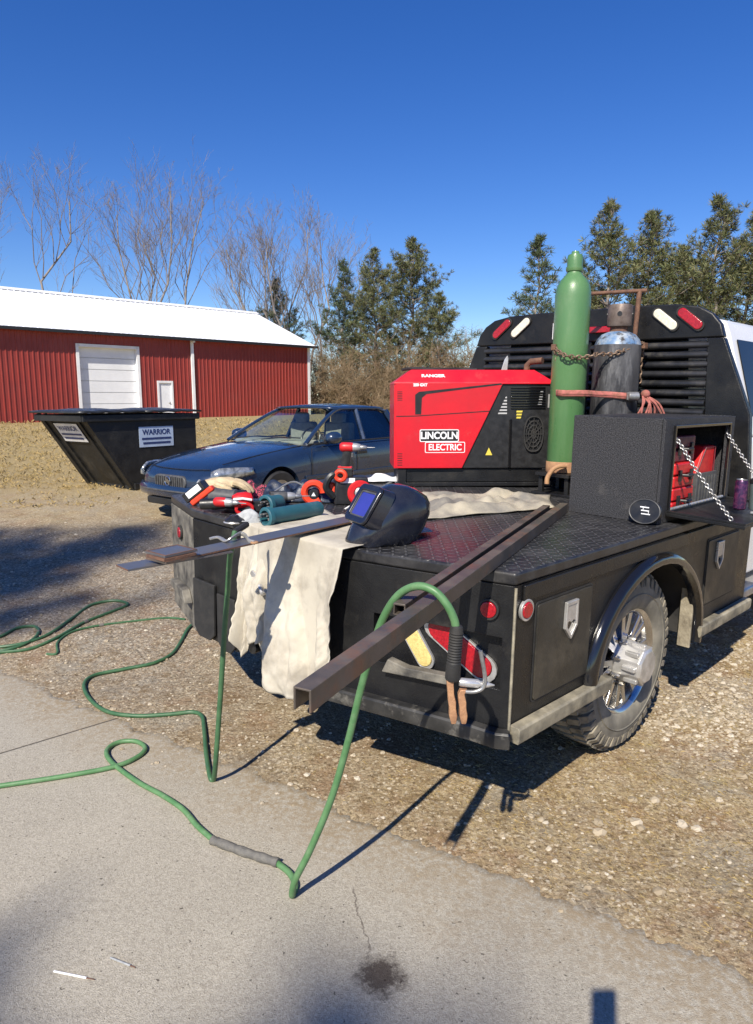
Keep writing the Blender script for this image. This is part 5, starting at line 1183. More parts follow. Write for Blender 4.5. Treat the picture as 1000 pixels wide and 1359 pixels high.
b_n = onz(226, 742, zb_); b_f = onz(484, 686, zb_); b_n.z = b_f.z = zb_
dbar = (b_f - b_n); rzb = math.atan2(dbar.y, dbar.x)
fb = on_truck('flat_bar', 'long grey steel flat bar lying on the canvas across the left corner', 'steel bar', b_n - dbar * .02, rzb)
K['bluesteel'] = pm('blued_steel', (.16, .17, .20), (.20, .19, .19), 7, .4, .6, dust=(.24, .14, .10), dlo=.58, dhi=.85, bump=.08)
build('bar_body', MB().bx((0, -.055, 0), (dbar.length * 1.03, .055, .009)), K['bluesteel'], fb, bevel=.0015)
build('bar_edge_scale', MB().bx((.0, -.0565, .0015), (dbar.length * 1.03, -.0552, .0075)), K['rust'], fb, sm=0)
for i, (u, v, l, w_, dz, lab, mm) in enumerate(((229, 741, .15, .125, .0095, 'rusty steel plate, lowest of the small stack on the flat bar', 'steel'), (228, 738, .145, .12, .0195, 'rusty steel plate in the middle of the small stack on the flat bar', 'rust'), (228, 733, .15, .125, .0300, 'dark grey steel plate on top of the small stack on the flat bar', 'bluesteel'))):
    c = onz(u, v, zb_ + dz); pt_ = on_truck('steel_plate', lab, 'steel plate', (c.x, c.y, zb_ + dz), rzb + R((1, -2, 0)[i]), 'small steel plates stacked on the bar')
    build('plate_body', MB().box((0, 0, .0045), (l, w_, .009)), K[mm], pt_, bevel=.001)
    build('plate_rim', MB().frame([(x * l / 2, y * w_ / 2) for x, y in ((-1, -1), (1, -1), (1, 1), (-1, 1))], [(x * l * .44, y * w_ * .44) for x, y in ((-1, -1), (1, -1), (1, 1), (-1, 1))], (0, 0, .009), n=(0, 0, .001)), K['rust'], pt_, sm=0)
c = onz(196, 750, zb_ - .012); pt_ = on_truck('steel_strip', 'pale grey steel strip poking out under the plates at the far left', 'steel bar', (c.x, c.y, zb_ - .010), rzb - R(8))
build('strip_body', MB().bx((-.10, -.05, 0), (.35, .05, .008)), K['bluesteel'], pt_, bevel=.001); build('strip_edge', MB().bx((-.101, -.0505, .001), (-.0995, .0505, .007)), K['rust'], pt_, sm=0)
wv_ = [onz(u, v, zb_ + .014 + hh) for u, v, hh in ((279, 715, 0), (290, 713, .004), (300, 718, .0), (308, 714, .014), (318, 708, .02), (326, 711, .012), (331, 718, 0), (338, 720, 0))]
sr = on_truck('curved_strap', 'pale curved metal strap lying on the flat bar', 'strap', wv_[0]); build('strap_body', MB().tube([p - wv_[0] for p in spline(wv_, 5)], .011, 8, flat=.5), K['alloy'], sr); build('strap_eye', MB().lathe([(.016, -.004), (.018, 0), (.016, .004)], 14, wv_[-1] - wv_[0], (0, 0, 1)), K['rustlite'], sr)
# bracket hanging against the canvas
bq = onx(346, 776, -.315); br = on_truck('steel_bracket', 'grey steel clamp bracket hanging against the canvas', 'clamp', bq)
build('bracket_plate', MB().frame([(.075, .05), (.06, .065), (-.02, .02), (-.02, -.02), (.06, -.065), (.075, -.05)][:6], [(.055, .025), (.05, .032), (.01, .010), (.01, -.010), (.05, -.032), (.055, -.025)], (0, 0, 0), (0, 1, 0), (0, 0, 1), (-.010, 0, 0)), K['alloy'], br, bevel=.002)
build('bracket_arm', MB().tube([(-.01, -.0, .01), (-.02, -.05, -.03), (-.02, -.08, -.01)], .014, 8), K['alloy'], br)

# ------------------------------------------------------------------ tools on the tail
def base(u, v, dz=0.0):
    p_ = onz(u, v, D + dz); return V((p_.x, p_.y, D + dz))
VA = R(44 + 180 - 44)  # unused angle kept symmetrical with the truck axes
def facing(az): return R(46 - az)          # truck-local angle of a world bearing (degrees from the view axis)
def drill(name, label, p, az, up, reds, lie=0):
    t = on_truck(name, label, 'power tool', p, facing(az), tilt=Matrix.Rotation(R(lie), 3, 'X'))
    # tool axis = local +x, handle down -z, standing on its battery
    build('battery', MB().box((-.02, 0, .035), (.115, .075, .06)), K['plastic'], t, bevel=.008)
    build('battery_clip', MB().box((-.02, 0, .068), (.10, .06, .012)), K[reds], t, bevel=.003)
    build('handle', MB().loft([[(-.015 + a * .030 + x0, b * .02, z) for a, b in ((1, .6), (.5, 1), (-.5, 1), (-1, .6), (-1, -.6), (-.5, -1), (.5, -1), (1, -.6))] for z, x0 in ((.07, -.005), (.11, 0), (.15, .006), (.185, .010))]), K['plastic'], t, sm=50)
    build('trigger', MB().box((.03, 0, .155), (.02, .018, .035)), K['greyplastic'], t, bevel=.005)
    build('motor_housing', MB().lathe([(.0, -.060), (.022, -.058), (.033, -.045), (.035, -.02), (.034, .02), (.031, .035)], 20, (0, 0, .21), (1, 0, 0)), K[reds], t)
    build('gear_case', MB().lathe([(.031, .035), (.030, .06), (.024, .085), (.020, .09)], 20, (0, 0, .21), (1, 0, 0)), K['alloy'], t)
    build('chuck', MB().lathe([(.018, .09), (.019, .105), (.014, .125), (.008, .135), (.004, .136), (.0035, .19), (0, .19)], 16, (0, 0, .21), (1, 0, 0)), K['zinc'], t)
    return t
# upright driver on top of the tool bag
pb_ = base(466, 668)
bag = on_truck('site_radio', 'black and red cordless tool base with round red disc on its side', 'power tool', pb_, facing(80))
build('radio_body', MB().loft([[(x * (1 - .25 * k), y * (1 - .2 * k), z) for x, y in ((-.11, -.07), (.11, -.07), (.11, .07), (-.11, .07))] for z, k in ((0, 0), (.10, .1), (.17, .55))]), K['plastic'], bag, bevel=.012)
cf = V((.045, -.078, .075)); build('red_disc', MB().lathe([(.075, -.01), (.078, .004), (.068, .014), (.04, .012), (.038, .002), (0, .002)], 30, cf, (.0, -1, .12)), K['toolred'], bag)
build('hub', MB().lathe([(.034, .0), (.034, .012), (.022, .018), (.010, .018), (.010, .012), (0, .012)], 24, cf, (0, -1, .12)), K['zinc'], bag)
build('label_plate', MB().box((-.03, -.066, .15), (.09, .006, .03)), K['whiteprint'], bag, bevel=.002)
pl_ = MB().tube(spline([(-.11, -.05, .05), (-.16, -.06, .11), (-.13, -.06, .18), (-.06, -.05, .19)], 6), .022, 8); build('grip', pl_, K['plastic'], bag)
build('red_collar', MB().tube([(-.075 + .028 * math.cos(a), -.075 - .01 * math.cos(a), .182 + .028 * math.sin(a)) for a in [2 * math.pi * i / 20 for i in range(20)]], .014, 8, closed=True), K['orange'], bag)
up_ = onz(466, 636, D + .0)
drill('impact_driver', 'red and black cordless impact driver standing highest above the other tools', (pb_.x - .01, pb_.y + .02, D + .165), 92, 1, 'toolred').scale = (.86, .86, .86)
# orange clamps beside it
oc = base(428, 668); cl_ = on_truck('corner_clamp', 'bright orange-red round clamp lying on the tools beside the disc', 'clamp', (oc.x, oc.y, D + .0), facing(90))
build('clamp_ring', MB().tube([(.058 * math.cos(a) - .05, -.02, .07 + .058 * math.sin(a)) for a in [2 * math.pi * i / 22 for i in range(20)]], .022, 8), K['orange'], cl_)
build('clamp_arm', MB().tube(spline([(.02, -.03, .10), (.055, -.02, .115), (.08, -.02, .07), (.11, -.02, .05)], 5), .026, 8), K['orange'], cl_)
build('clamp_core', MB().lathe([(.03, -.015), (.033, 0), (.03, .015), (0, .016)], 16, (-.05, -.02, .06), (0, -1, 0)), K['plastic'], cl_); build('triangle_mark', MB().prism([(-.014, -.01), (.014, -.01), (0, .014)], (-.05, -.037, .06), (1, 0, 0), (0, 0, 1), (0, -.002, 0)), K['whiteprint'], cl_, sm=0)
# teal rod canisters
def canister(label, a, b, r, mat=K['teal']):
    d = V(b) - V(a); L_ = d.length; t = on_truck('rod_canister', label, 'canister', a, math.atan2(d.y, d.x))
    build('tube_body', MB().lathe([(r * .78, .0), (r, 0), (r, .02), (r * .93, .03), (r * .93, L_ - .01), (r * .85, L_), (0, L_)], 28, (0, 0, r), (1, 0, 0), caps=False).lathe([(r * .78, 0), (r * .78, L_ * .9), (0, L_ * .9)], 28, (0, 0, r), (1, 0, 0), caps=False), mat, t, sm=50)
    mb = MB().lathe([(r * 1.0, .0), (r * 1.14, .004), (r * 1.14, .028), (r * .98, .034)], 28, (0, 0, r), (1, 0, 0), caps=False); build('end_collar', mb, mat, t)
    mb = MB()
    for i in range(7): an = 2 * math.pi * i / 7; mb.tube([(-.03 + .01 * i, r * .4 * math.cos(an), r + r * .4 * math.sin(an)), (L_ * .7, r * .4 * math.cos(an), r + r * .4 * math.sin(an))], .005, 5)
    build('rods', mb, K['zinc'], t); return t
ca1, ca2 = base(352, 701), base(424, 688)
canister('long teal rod canister lying with its open end to the left', (ca1.x, ca1.y, D + .012), (ca2.x, ca2.y, D + .012), .044)
cb1, cb2 = base(352, 682), base(372, 678)
canister('short teal canister behind the long teal one', (cb1.x, cb1.y, D + .0), (cb2.x, cb2.y, D + .0), .050)
# battery and red grip tool at the corner
pg = base(262, 670); tg = on_truck('reciprocating_saw', 'red and black cordless saw with white-labelled battery at the left corner', 'power tool', (pg.x, pg.y, D + .006), facing(98))
m_ = Matrix.Rotation(R(-38), 4, 'Y')
mb = MB(); mb.m = Matrix.Translation(V((-.005, 0, .075))) @ m_; mb.box((0, 0, 0), (.15, .085, .06)); build('battery', mb, K['plastic'], tg, bevel=.008)
mb = MB(); mb.m = Matrix.Translation(V((-.005, 0, .075))) @ m_; mb.box((.005, -.0435, .004), (.10, .003, .038)); build('battery_label', mb, K['whiteprint'], tg, sm=0)
mb = MB(); mb.m = Matrix.Translation(V((.045, -.02, .055))) @ m_; mb.box((.0, 0, 0), (.17, .05, .036)); build('red_grip', mb, K['orange'], tg, bevel=.012, seg=3)
build('barrel', MB().lathe([(.0, 0), (.04, .004), (.048, .03), (.045, .13), (.052, .16), (.03, .18)], 18, (.08, .0, .055), (1, 0, -.06)), K['greyplastic'], tg)
build('shoe', MB().lathe([(.03, .0), (.05, .01), (.05, .05), (.02, .07)], 14, (.25, 0, .045), (1, 0, 0)), K['plastic'], tg)
pg = base(322, 681); dr2 = on_truck('angle_grinder', 'red cordless grinder lying on its side between the glove and the teal canisters', 'power tool', (pg.x, pg.y, D), facing(75))
build('head', MB().lathe([(0, -.055), (.035, -.05), (.045, -.02), (.042, .03), (.03, .055), (0, .058)], 18, (.0, .0, .075), (1, .1, .15)), K['toolred'], dr2)
build('neck', MB().lathe([(.032, 0), (.03, .05), (.034, .1), (.03, .19), (0, .2)], 16, (-.04, .02, .055), (-1, .25, -.05)), K['plastic'], dr2)
build('guard', MB().tube([(.045 * math.cos(a) + .01, -.04, .03 + .03 * math.sin(a)) for a in [2 * math.pi * i / 18 for i in range(18)]], .010, 6, closed=True), K['toolred'], dr2)
build('side_stripe', MB().tube([(-.05, -.04, .085), (0, -.048, .09), (.05, -.04, .08)], .007, 6), K['whiteprint'], dr2)
build('battery', MB().box((.09, .02, .04), (.07, .09, .065)), K['plastic'], dr2, bevel=.01)
pd_ = base(372, 668); drill('cordless_drill', 'black cordless drill lying on its side between the jacket and the canisters', (pd_.x, pd_.y, D + .045), 78, 1, 'greyplastic', 82).scale = (.85, .85, .85)
pd_ = base(306, 676); drill('cordless_drill', 'red cordless drill lying on its side beside the saw', (pd_.x + .02, pd_.y - .02, D + .04), 105, 1, 'toolred', 80).scale = (.78, .78, .78)
# leather glove and grey rag
pg = base(296, 664); gl_ = on_truck('leather_glove', 'tan leather work glove lying over the saw', 'glove', (pg.x, pg.y, D + .055), facing(84))
g = []
for i in range(15):
    t = i / 14; row = []
    for j in range(13):
        s = 2 * j / 12 - 1; wv2 = .075 * (1 - .25 * t) * (1 - .5 * max(0, t - .75) / .25)
        row.append((-.14 + .28 * t, s * wv2, .055 + .03 * math.sin(3 * t) - .045 * s * s * (1 - .3 * t) - .035 * max(0, t - .6) + .012 * noise.noise(V((t * 5, s * 3, 1)))))
    g.append(row)
build('glove_palm', MB().sheet(g), K['leather'], gl_, thick=.018, subs=1, sm=180)
mb = MB()
for k, (y, l) in enumerate(((-.05, .075), (-.018, .10), (.016, .095), (.046, .075))): mb.tube(spline([(.07, y, .06), (.11, y * 1.05, .05), (.11 + l * .5, y * 1.05, .025), (.115 + l * .75, y * 1.05, -.005)], 5), [.021] * 10 + [.019] * 3 + [.017, .016, .010][:3], 8)
mb.tube(spline([(-.03, -.06, .05), (.02, -.10, .04), (.07, -.115, .02)], 5), [.022] * 6 + [.02] * 3 + [.014, .01][:2], 8)
build('fingers', mb, K['leather'], gl_)
build('cuff', MB().tube([(-.14, .075 * math.cos(a), .035 + .03 * math.sin(a)) for a in [2 * math.pi * i / 20 for i in range(20)]], .010, 6, closed=True), K['greycloth'], gl_)
def heap(name, parent, mat, lx, ly, hz, seed, n=22, th=.006):
    g = []
    for i in range(n + 1):
        row = []
        for j in range(n + 1):
            x, y = lerp(-lx, lx, i / n), lerp(-ly, ly, j / n); e = max(0, (1 - (x / lx) ** 2)) * max(0, (1 - (y / ly) ** 2))
            row.append((x + .03 * noise.noise(V((x * 9, y * 9, seed + 3))), y + .03 * noise.noise(V((x * 9, y * 9, seed + 8))), hz * e ** .6 * (.62 + .8 * noise.noise(V((x * 14, y * 14, seed)))) + .004))
        g.append(row)
    return build(name, MB().sheet(g), mat, parent, thick=th, subs=1, sm=180)
pg = base(338, 660); pk = on_truck('patterned_glove', 'pink and black patterned work gloves heaped beside the navy jacket', 'gloves', (pg.x, pg.y, D), facing(84))
heap('glove_fabric', pk, K['pinkcloth'], .13, .10, .13, 21); build('glove_cuff', MB().tube([(-.10 + .02 * math.cos(a), .05 * math.cos(a), .05 + .045 * math.sin(a)) for a in [2 * math.pi * i / 16 for i in range(16)]], .012, 6, closed=True), K['plastic'], pk)
pg = base(388, 664); jk = on_truck('jacket', 'dark navy nylon jacket bundled behind the teal canisters', 'jacket', (pg.x + .05, pg.y, D), facing(88))
heap('jacket_fabric', jk, K['navy'], .24, .13, .16, 33, 30); build('jacket_zip', MB().tube(spline([(-.16, -.10, .05), (-.04, -.07, .12), (.04, -.085, .10), (.14, -.1, .04)], 5), .006, 6), K['zinc'], jk)
pg = base(338, 692); sb = on_truck('parts_bag', 'small crumpled pale plastic bag of parts in front of the teal canister', 'bag', (pg.x - .05, pg.y + .0, D), facing(80))
heap('bag_film', sb, K['greycloth'], .10, .07, .075, 44); build('bag_seal', MB().box((.0, -.068, .012), (.14, .006, .012)), K['plastic'], sb)
pg = base(318, 694); so_ = on_truck('sanding_pad', 'round black sanding pad lying near the left edge of the deck', 'tool', (pg.x - .03, pg.y, D), facing(80))
build('pad_disc', MB().lathe([(0, 0), (.05, .0), (.054, .008), (.05, .022), (.03, .034), (.02, .045), (0, .047)], 26), K['plastic'], so_); build('pad_ring', MB().lathe([(.053, .006), (.056, .010), (.053, .015)], 26), K['alloy'], so_)
pg = base(512, 640); wr = on_truck('white_rag', 'white folded rag lying in front of the red welder panel', 'rag', (pg.x, pg.y, D + .01), facing(95))
heap('rag_fabric', wr, K['whiteprint'], .16, .08, .05, 51); build('rag_fold', MB().tube([(-.13, -.06, .01), (0, -.07, .015), (.12, -.06, .01)], .008, 6), K['whiteprint'], wr)
ra, rb = base(458, 676, .02), base(520, 640, .17)
rd_ = on_truck('steel_rod', 'thin steel rod leaning over the tools towards the welder', 'rod', ra); build('rod_shaft', MB().tube([V((0, 0, 0)), rb - ra], .007, 8), K['alloy'], rd_); build('rod_grip', MB().tube([(rb - ra) * .78, rb - ra], .010, 8), K['greyplastic'], rd_)

# ------------------------------------------------------------------ cables and the holder
def gpt(u, v, r=.013): 
    p_ = gz(u, v, r); 
    for _ in range(20):
        z = gsurf(p_.x, p_.y) if sdist(p_.x, p_.y) > .0 else gh(p_.y) + .0; p_ = gz(u, v, z + r)
    return p_
pa_ = [gpt(u, v) for u, v in ((-420, 1096), (-200, 1076), (-60, 1052), (0, 1043), (80, 1031), (150, 1018), (182, 1005), (193, 993), (181, 984), (158, 985), (142, 996), (149, 1012), (182, 1037), (215, 1055), (243, 1074), (262, 1096), (285, 1116))]
pt_ = [gpt(u, v, .016) for u, v in ((285, 1116), (325, 1131), (366, 1144))]
pb2 = [gpt(u, v) for u, v in ((366, 1144), (384, 1158), (392, 1174), (388, 1188))]
hang = [dp(u, v, d) for u, v, d in ((392, 1168, 2.35), (412, 1128, 2.33), (440, 1060, 2.30), (462, 985, 2.27), (479, 915, 2.24), (494, 862, 2.21), (509, 820, 2.18), (529, 790, 2.14), (553, 778, 2.09), (576, 784, 2.06), (593, 802, 2.045), (603, 822, 2.04), (606, 838, 2.04))]
lc = thing('welding_cable', 'green welding cable with taped splice looping up over the steel channel', 'cable', pa_[0])
s0 = lc.location
build('cable_jacket', MB().tube([p - s0 for p in spline(pa_ + pb2[1:2] if False else pa_, 8)], .0125, 10), K['cable'], lc)
build('cable_jacket', MB().tube([p - s0 for p in spline(pb2 + hang, 8)], .0130, 10), K['cable'], lc)
build('taped_splice', MB().tube([p - s0 for p in spline([pt_[0].lerp(pt_[1], -.06)] + pt_ + [pt_[2].lerp(pt_[1], -.04)], 6)], [.0135] + [.019 + .002 * math.sin(i * 1.9) for i in range(23)] + [.0135], 10), K['tape'], lc)
hp_ = dp(606, 838, 2.04)
eh = thing('electrode_holder', 'electrode holder with black boot and copper jaws dangling from the green cable', 'electrode holder', hp_, R(0))
prof = [(.014, .02), (.019, .015), (.0215, 0)]
z = -.004
for i in range(11): prof += [(.0225, z), (.0195, z - .004), (.0225, z - .008)]; z -= .0088
prof += [(.023, z - .004), (.024, z - .05), (.021, z - .056), (0, z - .056)]
build('boot', MB().lathe(prof, 20, (0, 0, 0), (.06, 0, 1)), K['rubber'], eh, sm=30)
zj = z - .050
for sx in (-1, 1):
    mb = MB(); x0 = -.010 if sx < 0 else .022
    mb.loft([[(x0 + dx + a * .011 * k, b * .012 * k, zj + zz) for a, b in ((1, 1), (-1, 1), (-1, -1), (1, -1))] for zz, k, dx in ((.0 if sx < 0 else -.035, 1.0, -.008 if sx < 0 else .004), (-.05, .9, -.004), (-.075, 1.1, 0), (-.095, .95, .002), (-.12, 1.15, .004), (-.142, .8, .006), (-.150, .6, .006))])
    build('jaw', mb, K['copper'], eh, bevel=.003)
zr = dp(612, 905, 2.04).z - hp_.z
build('pivot_barrel', MB().lathe([(.012, .0), (.014, .008), (.014, .058), (.010, .064), (.010, .085), (.002, .11)], 14, (.012, -.0, zr), (1, 0, -.10)), K['alloy'], eh)
rp = [dp(u, v, 2.03) - hp_ for u, v in ((618, 918), (630, 918), (640, 914), (644, 905), (643, 890), (640, 875), (638, 864))]
build('bent_lever', MB().tube(spline(rp, 6), .0065, 10), K['zinc'], eh)
# second, older cable
hb_ = [dp(u, v, d) for u, v, d in ((312, 706, 3.02), (308, 727, 2.97), (305, 744, 2.99), (302, 790, 3.05), (298, 840, 3.09), (295, 890, 3.11), (291, 950, 3.13), (287, 1005, 3.14))]
gb_ = [gpt(u, v) for u, v in ((284, 1034), (279, 1030), (274, 1000), (271, 965), (268, 950), (255, 945), (225, 948), (180, 950), (142, 944), (119, 927), (112, 908), (126, 896), (165, 888), (204, 880), (228, 868), (240, 852), (250, 834), (262, 824))]
c2_ = thing('welding_cable', 'dull green cable hanging from the flat bar to the gravel', 'cable', gb_[0]); build('cable_jacket', MB().tube([p - gb_[0] for p in spline(hb_ + gb_, 7)], .0125, 10), K['cable_old'], c2_)
build('cable_end', MB().tube([hb_[0] - gb_[0], hb_[0] - gb_[0] + V((.03, .12, .012))], .015, 8), K['rubber'], c2_)
for lab, pts, r in (('dark green hose in a flat double loop on the shaded gravel', ((-40, 872), (0, 866), (40, 861), (76, 846), (112, 826), (150, 811), (170, 802), (152, 797), (121, 803), (95, 821), (60, 844), (20, 856), (-40, 862)), .012),
                    ('green hose end curling at the far left of the shaded gravel', ((-40, 858), (0, 845), (22, 834), (44, 831), (52, 838), (40, 851), (10, 862), (-40, 868)), .012),
                    ('thin dark hose running from the loops towards the truck', ((62, 868), (76, 867), (77, 852), (97, 838), (132, 830), (180, 824), (222, 820), (246, 822)), .009)):
    ps = [gpt(u, v, r) for u, v in pts]; t = thing('hose', lab, 'hose', ps[0]); build('hose_jacket', MB().tube([p - ps[0] for p in spline(ps, 7)], r, 8), K['cable_old'], t)
    build('hose_band', MB().tube([ps[4] - ps[0], ps[4].lerp(ps[5], .12) - ps[0]], r * 1.25, 8), K['tape'], t)
# stubs on the concrete
for lab, a, b in (('white electrode stub lying on the near concrete', (72, 1289), (126, 1300)), ('darker electrode stub with rusty tip lying beside the white one', (147, 1271), (180, 1284))):
    p0, p1 = gz(*a, G0 + .004), gz(*b, G0 + .004); t = thing('electrode_stub', lab, 'electrode', p0); build('flux_coat', MB().tube([V((0, 0, 0)), (p1 - p0) * .8], .0034, 8), K['whiteprint'] if 'white' in lab[:6] else K['greycloth'], t); build('bare_tip', MB().tube([(p1 - p0) * .8, p1 - p0], .0018, 6), K['rust'], t)
# the telephone that takes the picture: its shadow falls on the concrete
ph = thing('phone', 'black phone held out over the concrete, casting the oblong shadow', 'phone', CAM + V((0, -.012, 0)), rot=(-TH, 0, 0))
build('phone_body', MB().prism(rrect(.080, .164, .010), (0, .003, -.054), (1, 0, 0), (0, 0, 1), (0, -.009, 0)), K['phone'], ph, bevel=.002)
build('screen', MB().prism(rrect(.074, .158, .008), (0, -.0062, -.054), (1, 0, 0), (0, 0, 1), (0, -.0008, 0)), K['gloss'], ph)

# ------------------------------------------------------------------ trees
def limb(mb, p0, p1, r0, r1, n=5, k=5, sag=.0, jit=.05, up=0.0):
    L_ = (p1 - p0).length; pts = []
    for i in range(n + 1):
        t = i / n; q = p0.lerp(p1, t) + V((0, 0, up * L_ * t * t - up * L_ * t))
        if 0 < i < n: q = q + V((random.gauss(0, jit * L_ / n), random.gauss(0, jit * L_ / n), random.gauss(0, jit * L_ / n * .6)))
        pts.append(q)
    mb.tube(pts, [lerp(r0, r1, i / n) for i in range(n + 1)], k, cap=False); return pts
def bare_tree(p, H, seed, lab, stems=1, spread=.35, dense=1.0, group='bare trees behind the barn'):
    random.seed(seed); t = thing('bare_tree', lab, 'tree', p, group=group); tr, cr = MB(), MB()
    def branch(a, d, L_, r, lev):
        pts = limb(cr if lev else tr, a, a + d * L_, r, r * .25 if lev < 3 else r * .5, 5 if lev < 2 else 3, (7, 5, 4, 3)[lev], jit=.18, up=-.12 if lev else 0)
        if lev >= 3: return
        nb = int(((13, 9, 7)[lev]) * dense)
        for i in range(nb):
            s = random.uniform(.28 if lev == 0 else .15, .98); k = min(int(s * (len(pts) - 1)), len(pts) - 2); q = pts[k].lerp(pts[k + 1], s * (len(pts) - 1) - k)
            az = random.random() * 6.283; side = d.orthogonal().normalized(); side = Matrix.Rotation(az, 3, d) @ side
            an = R(random.uniform(16, 38) if lev == 0 else random.uniform(18, 48)); dd = (d * math.cos(an) + side * math.sin(an) + V((0, 0, .25))).normalized()
            l2 = L_ * ((1 - s) * .75 + .16) * random.uniform(.7, 1.15) if lev == 0 else L_ * random.uniform(.28, .55) * (1.15 - .5 * s)
            branch(q, dd, l2, max(.009, r * (1 - .75 * s) * .5), lev + 1)
    for i in range(stems):
        a = 6.283 * i / stems + random.random(); tl = 0 if stems == 1 else random.uniform(.5, 1) * spread
        d = V((math.cos(a) * tl, math.sin(a) * tl, 1)).normalized()
        branch(V((math.cos(a) * .25 * (stems > 1), math.sin(a) * .25 * (stems > 1), -.2)), d, H * random.uniform(.82, 1.0) if i else H, H * .0115 / (stems ** .3), 0)
    build('trunk', tr, K['bark'], t, fix=False, sm=60); build('crown', cr, K['twig'], t, fix=False, sm=0)
def tuft(mb, c, r, n, ax):
    for _ in range(n):
        d = V((random.gauss(0, 1), random.gauss(0, 1), random.gauss(.35, .8))).normalized(); d = (d + ax * .5).normalized(); s = d.orthogonal().normalized(); s = Matrix.Rotation(random.random() * 6.28, 3, d) @ s
        l = r * random.uniform(.6, 1.3); w_ = r * random.uniform(.03, .07); o = c + d * (l * .1)
        mb.add([o - s * w_ * .5, o + s * w_ * .5, o + d * l * .65 + s * w_, o + d * l, o + d * l * .65 - s * w_], [(0, 1, 2, 3, 4)])
def pine(p, H, seed, lab, wid=.24, lo=.15, dens=1.15, tr_=.26, mat='needle', nt_=24, group='pine trees along the back', lean=0, gap=.2):
    random.seed(seed); t = thing('pine_tree', lab, 'tree', p, group=group); tr, cr, nb = MB(), MB(), MB()
    top = V((lean * H, 0, H)); trunk = limb(tr, V((0, 0, -.3)), top, H * .014, .02, 9, 7, jit=.12)
    def on(s):
        k = min(int(s * 9), 8); return trunk[k].lerp(trunk[k + 1], s * 9 - k)
    z = lo
    while z < .985:
        n = random.choice((3, 4, 5)); a0 = random.random() * 6.28
        for i in range(n):
            if random.random() < gap: continue
            a = a0 + 6.283 * i / n + random.gauss(0, .25); f = min(1, (1 - z) * 2.1 + .05) * (.72 + .28 * min(1, (z - lo) / .2)); L_ = H * wid * 1.12 * f * random.uniform(.5, 1.2)
            el = R(lerp(8, 52, z) + random.gauss(0, 8)); d = V((math.cos(a) * math.cos(el), math.sin(a) * math.cos(el), math.sin(el))); o = on(z)
            pts = limb(nb, o, o + d * L_, .012 * H * .16 + .012, .008, 4, 4, jit=.12, up=.25)
            m_ = max(2, int(L_ / .34 * dens))
            for k in range(m_):
                s = lerp(.30, 1.0, (k + random.random() * .7) / m_); s = min(s, 1); kk = min(int(s * 4), 3); c = pts[kk].lerp(pts[kk + 1], s * 4 - kk)
                tuft(cr, c + V((random.gauss(0, .13), random.gauss(0, .13), random.gauss(.03, .08))) * (tr_ / .26), tr_ * random.uniform(.7, 1.25), nt_, d)
                if random.random() < .8:
                    s2 = Matrix.Rotation(random.choice((-1, 1)) * R(random.uniform(35, 65)), 3, 'Z') @ d; l2 = L_ * random.uniform(.12, .3) * (1.2 - s * .6); e = c + s2 * l2 + V((0, 0, .08))
                    nb.tube([c, e], .007, 3, cap=False); tuft(cr, e, tr_ * random.uniform(.7, 1.15), nt_, s2)
        z += lerp(.028, .018, z) * random.uniform(.8, 1.3) * 12 / max(H, 8)
    tuft(cr, top, tr_, nt_, V((0, 0, 1)))
    build('trunk', tr, K['bark'], t, fix=False, sm=60); build('limbs', nb, K['twig'], t, fix=False, sm=0); build('crown', cr, K[mat], t, fix=False, sm=0)
def foot(u, d): p_ = dp(u, 540, d); p_.z = gh(d) - .2; return p_
def topH(v, d, u=500): return dp(u, v, d).z - gh(d) + .2
for u, v, d, sd_, st2, lab in ((42, 196, 62, 11, 2, 'tall bare twin-stemmed tree at the far left above the barn roof'), (-22, 215, 64, 12, 1, 'bare tree half cut off at the left edge'), (212, 200, 62, 13, 4, 'wide bare multi-stemmed tree above the middle of the barn'), (352, 248, 58, 14, 4, 'bare multi-stemmed tree above the right end of the barn roof'), (405, 268, 56, 15, 2, 'bare tree just beyond the right corner of the barn'), (448, 340, 52, 31, 2, 'short bare tree between the barn corner and the pines')):
    bare_tree(foot(u, d), topH(v, d) * .86, sd_, lab, st2, .28, .9)
for u, v, d, sd_, wid, lab, kw in ((546, 318, 46, 41, .27, 'tallest pine above the red welder', dict(lo=.12)), (498, 332, 47, 42, .22, 'pine just left of the tallest one above the welder', dict(lo=.2, gap=.2)), (458, 346, 48, 43, .2, 'narrow dark pine right of the barn', dict(mat='needle2', lo=.1)), (582, 392, 44, 44, .30, 'short sparse pine above the left end of the headache rack', dict(lo=.25, gap=.35)), (372, 372, 57, 45, .22, 'small dark pine showing behind the barn roof end', dict(mat='needle2')),
                               (708, 318, 34, 51, .22, 'young open pine left of the green cylinder', dict(mat='needle2', lo=.08, gap=.3, dens=.9)), (800, 270, 36, 52, .25, 'dense pine directly behind the green cylinder', dict(lo=.1)), (852, 284, 37, 53, .27, 'pine behind the black gas cylinder', dict(lo=.12)), (762, 345, 40, 57, .25, 'shorter pine between the young one and the dense one', dict(lo=.1, mat='needle2')), (932, 264, 36, 54, .25, 'tall pine above the right end of the headache rack', dict(lo=.1)), (984, 278, 37, 55, .27, 'pine at the right edge above the truck cab', dict(lo=.1)), (1040, 270, 36, 56, .26, 'pine cut off by the right edge of the picture', dict(lo=.1)), (893, 330, 40, 58, .26, 'lower pine between the two tall ones on the right', dict(lo=.08))):
    pine(foot(u, d), topH(v, d), sd_, lab, wid, **kw)
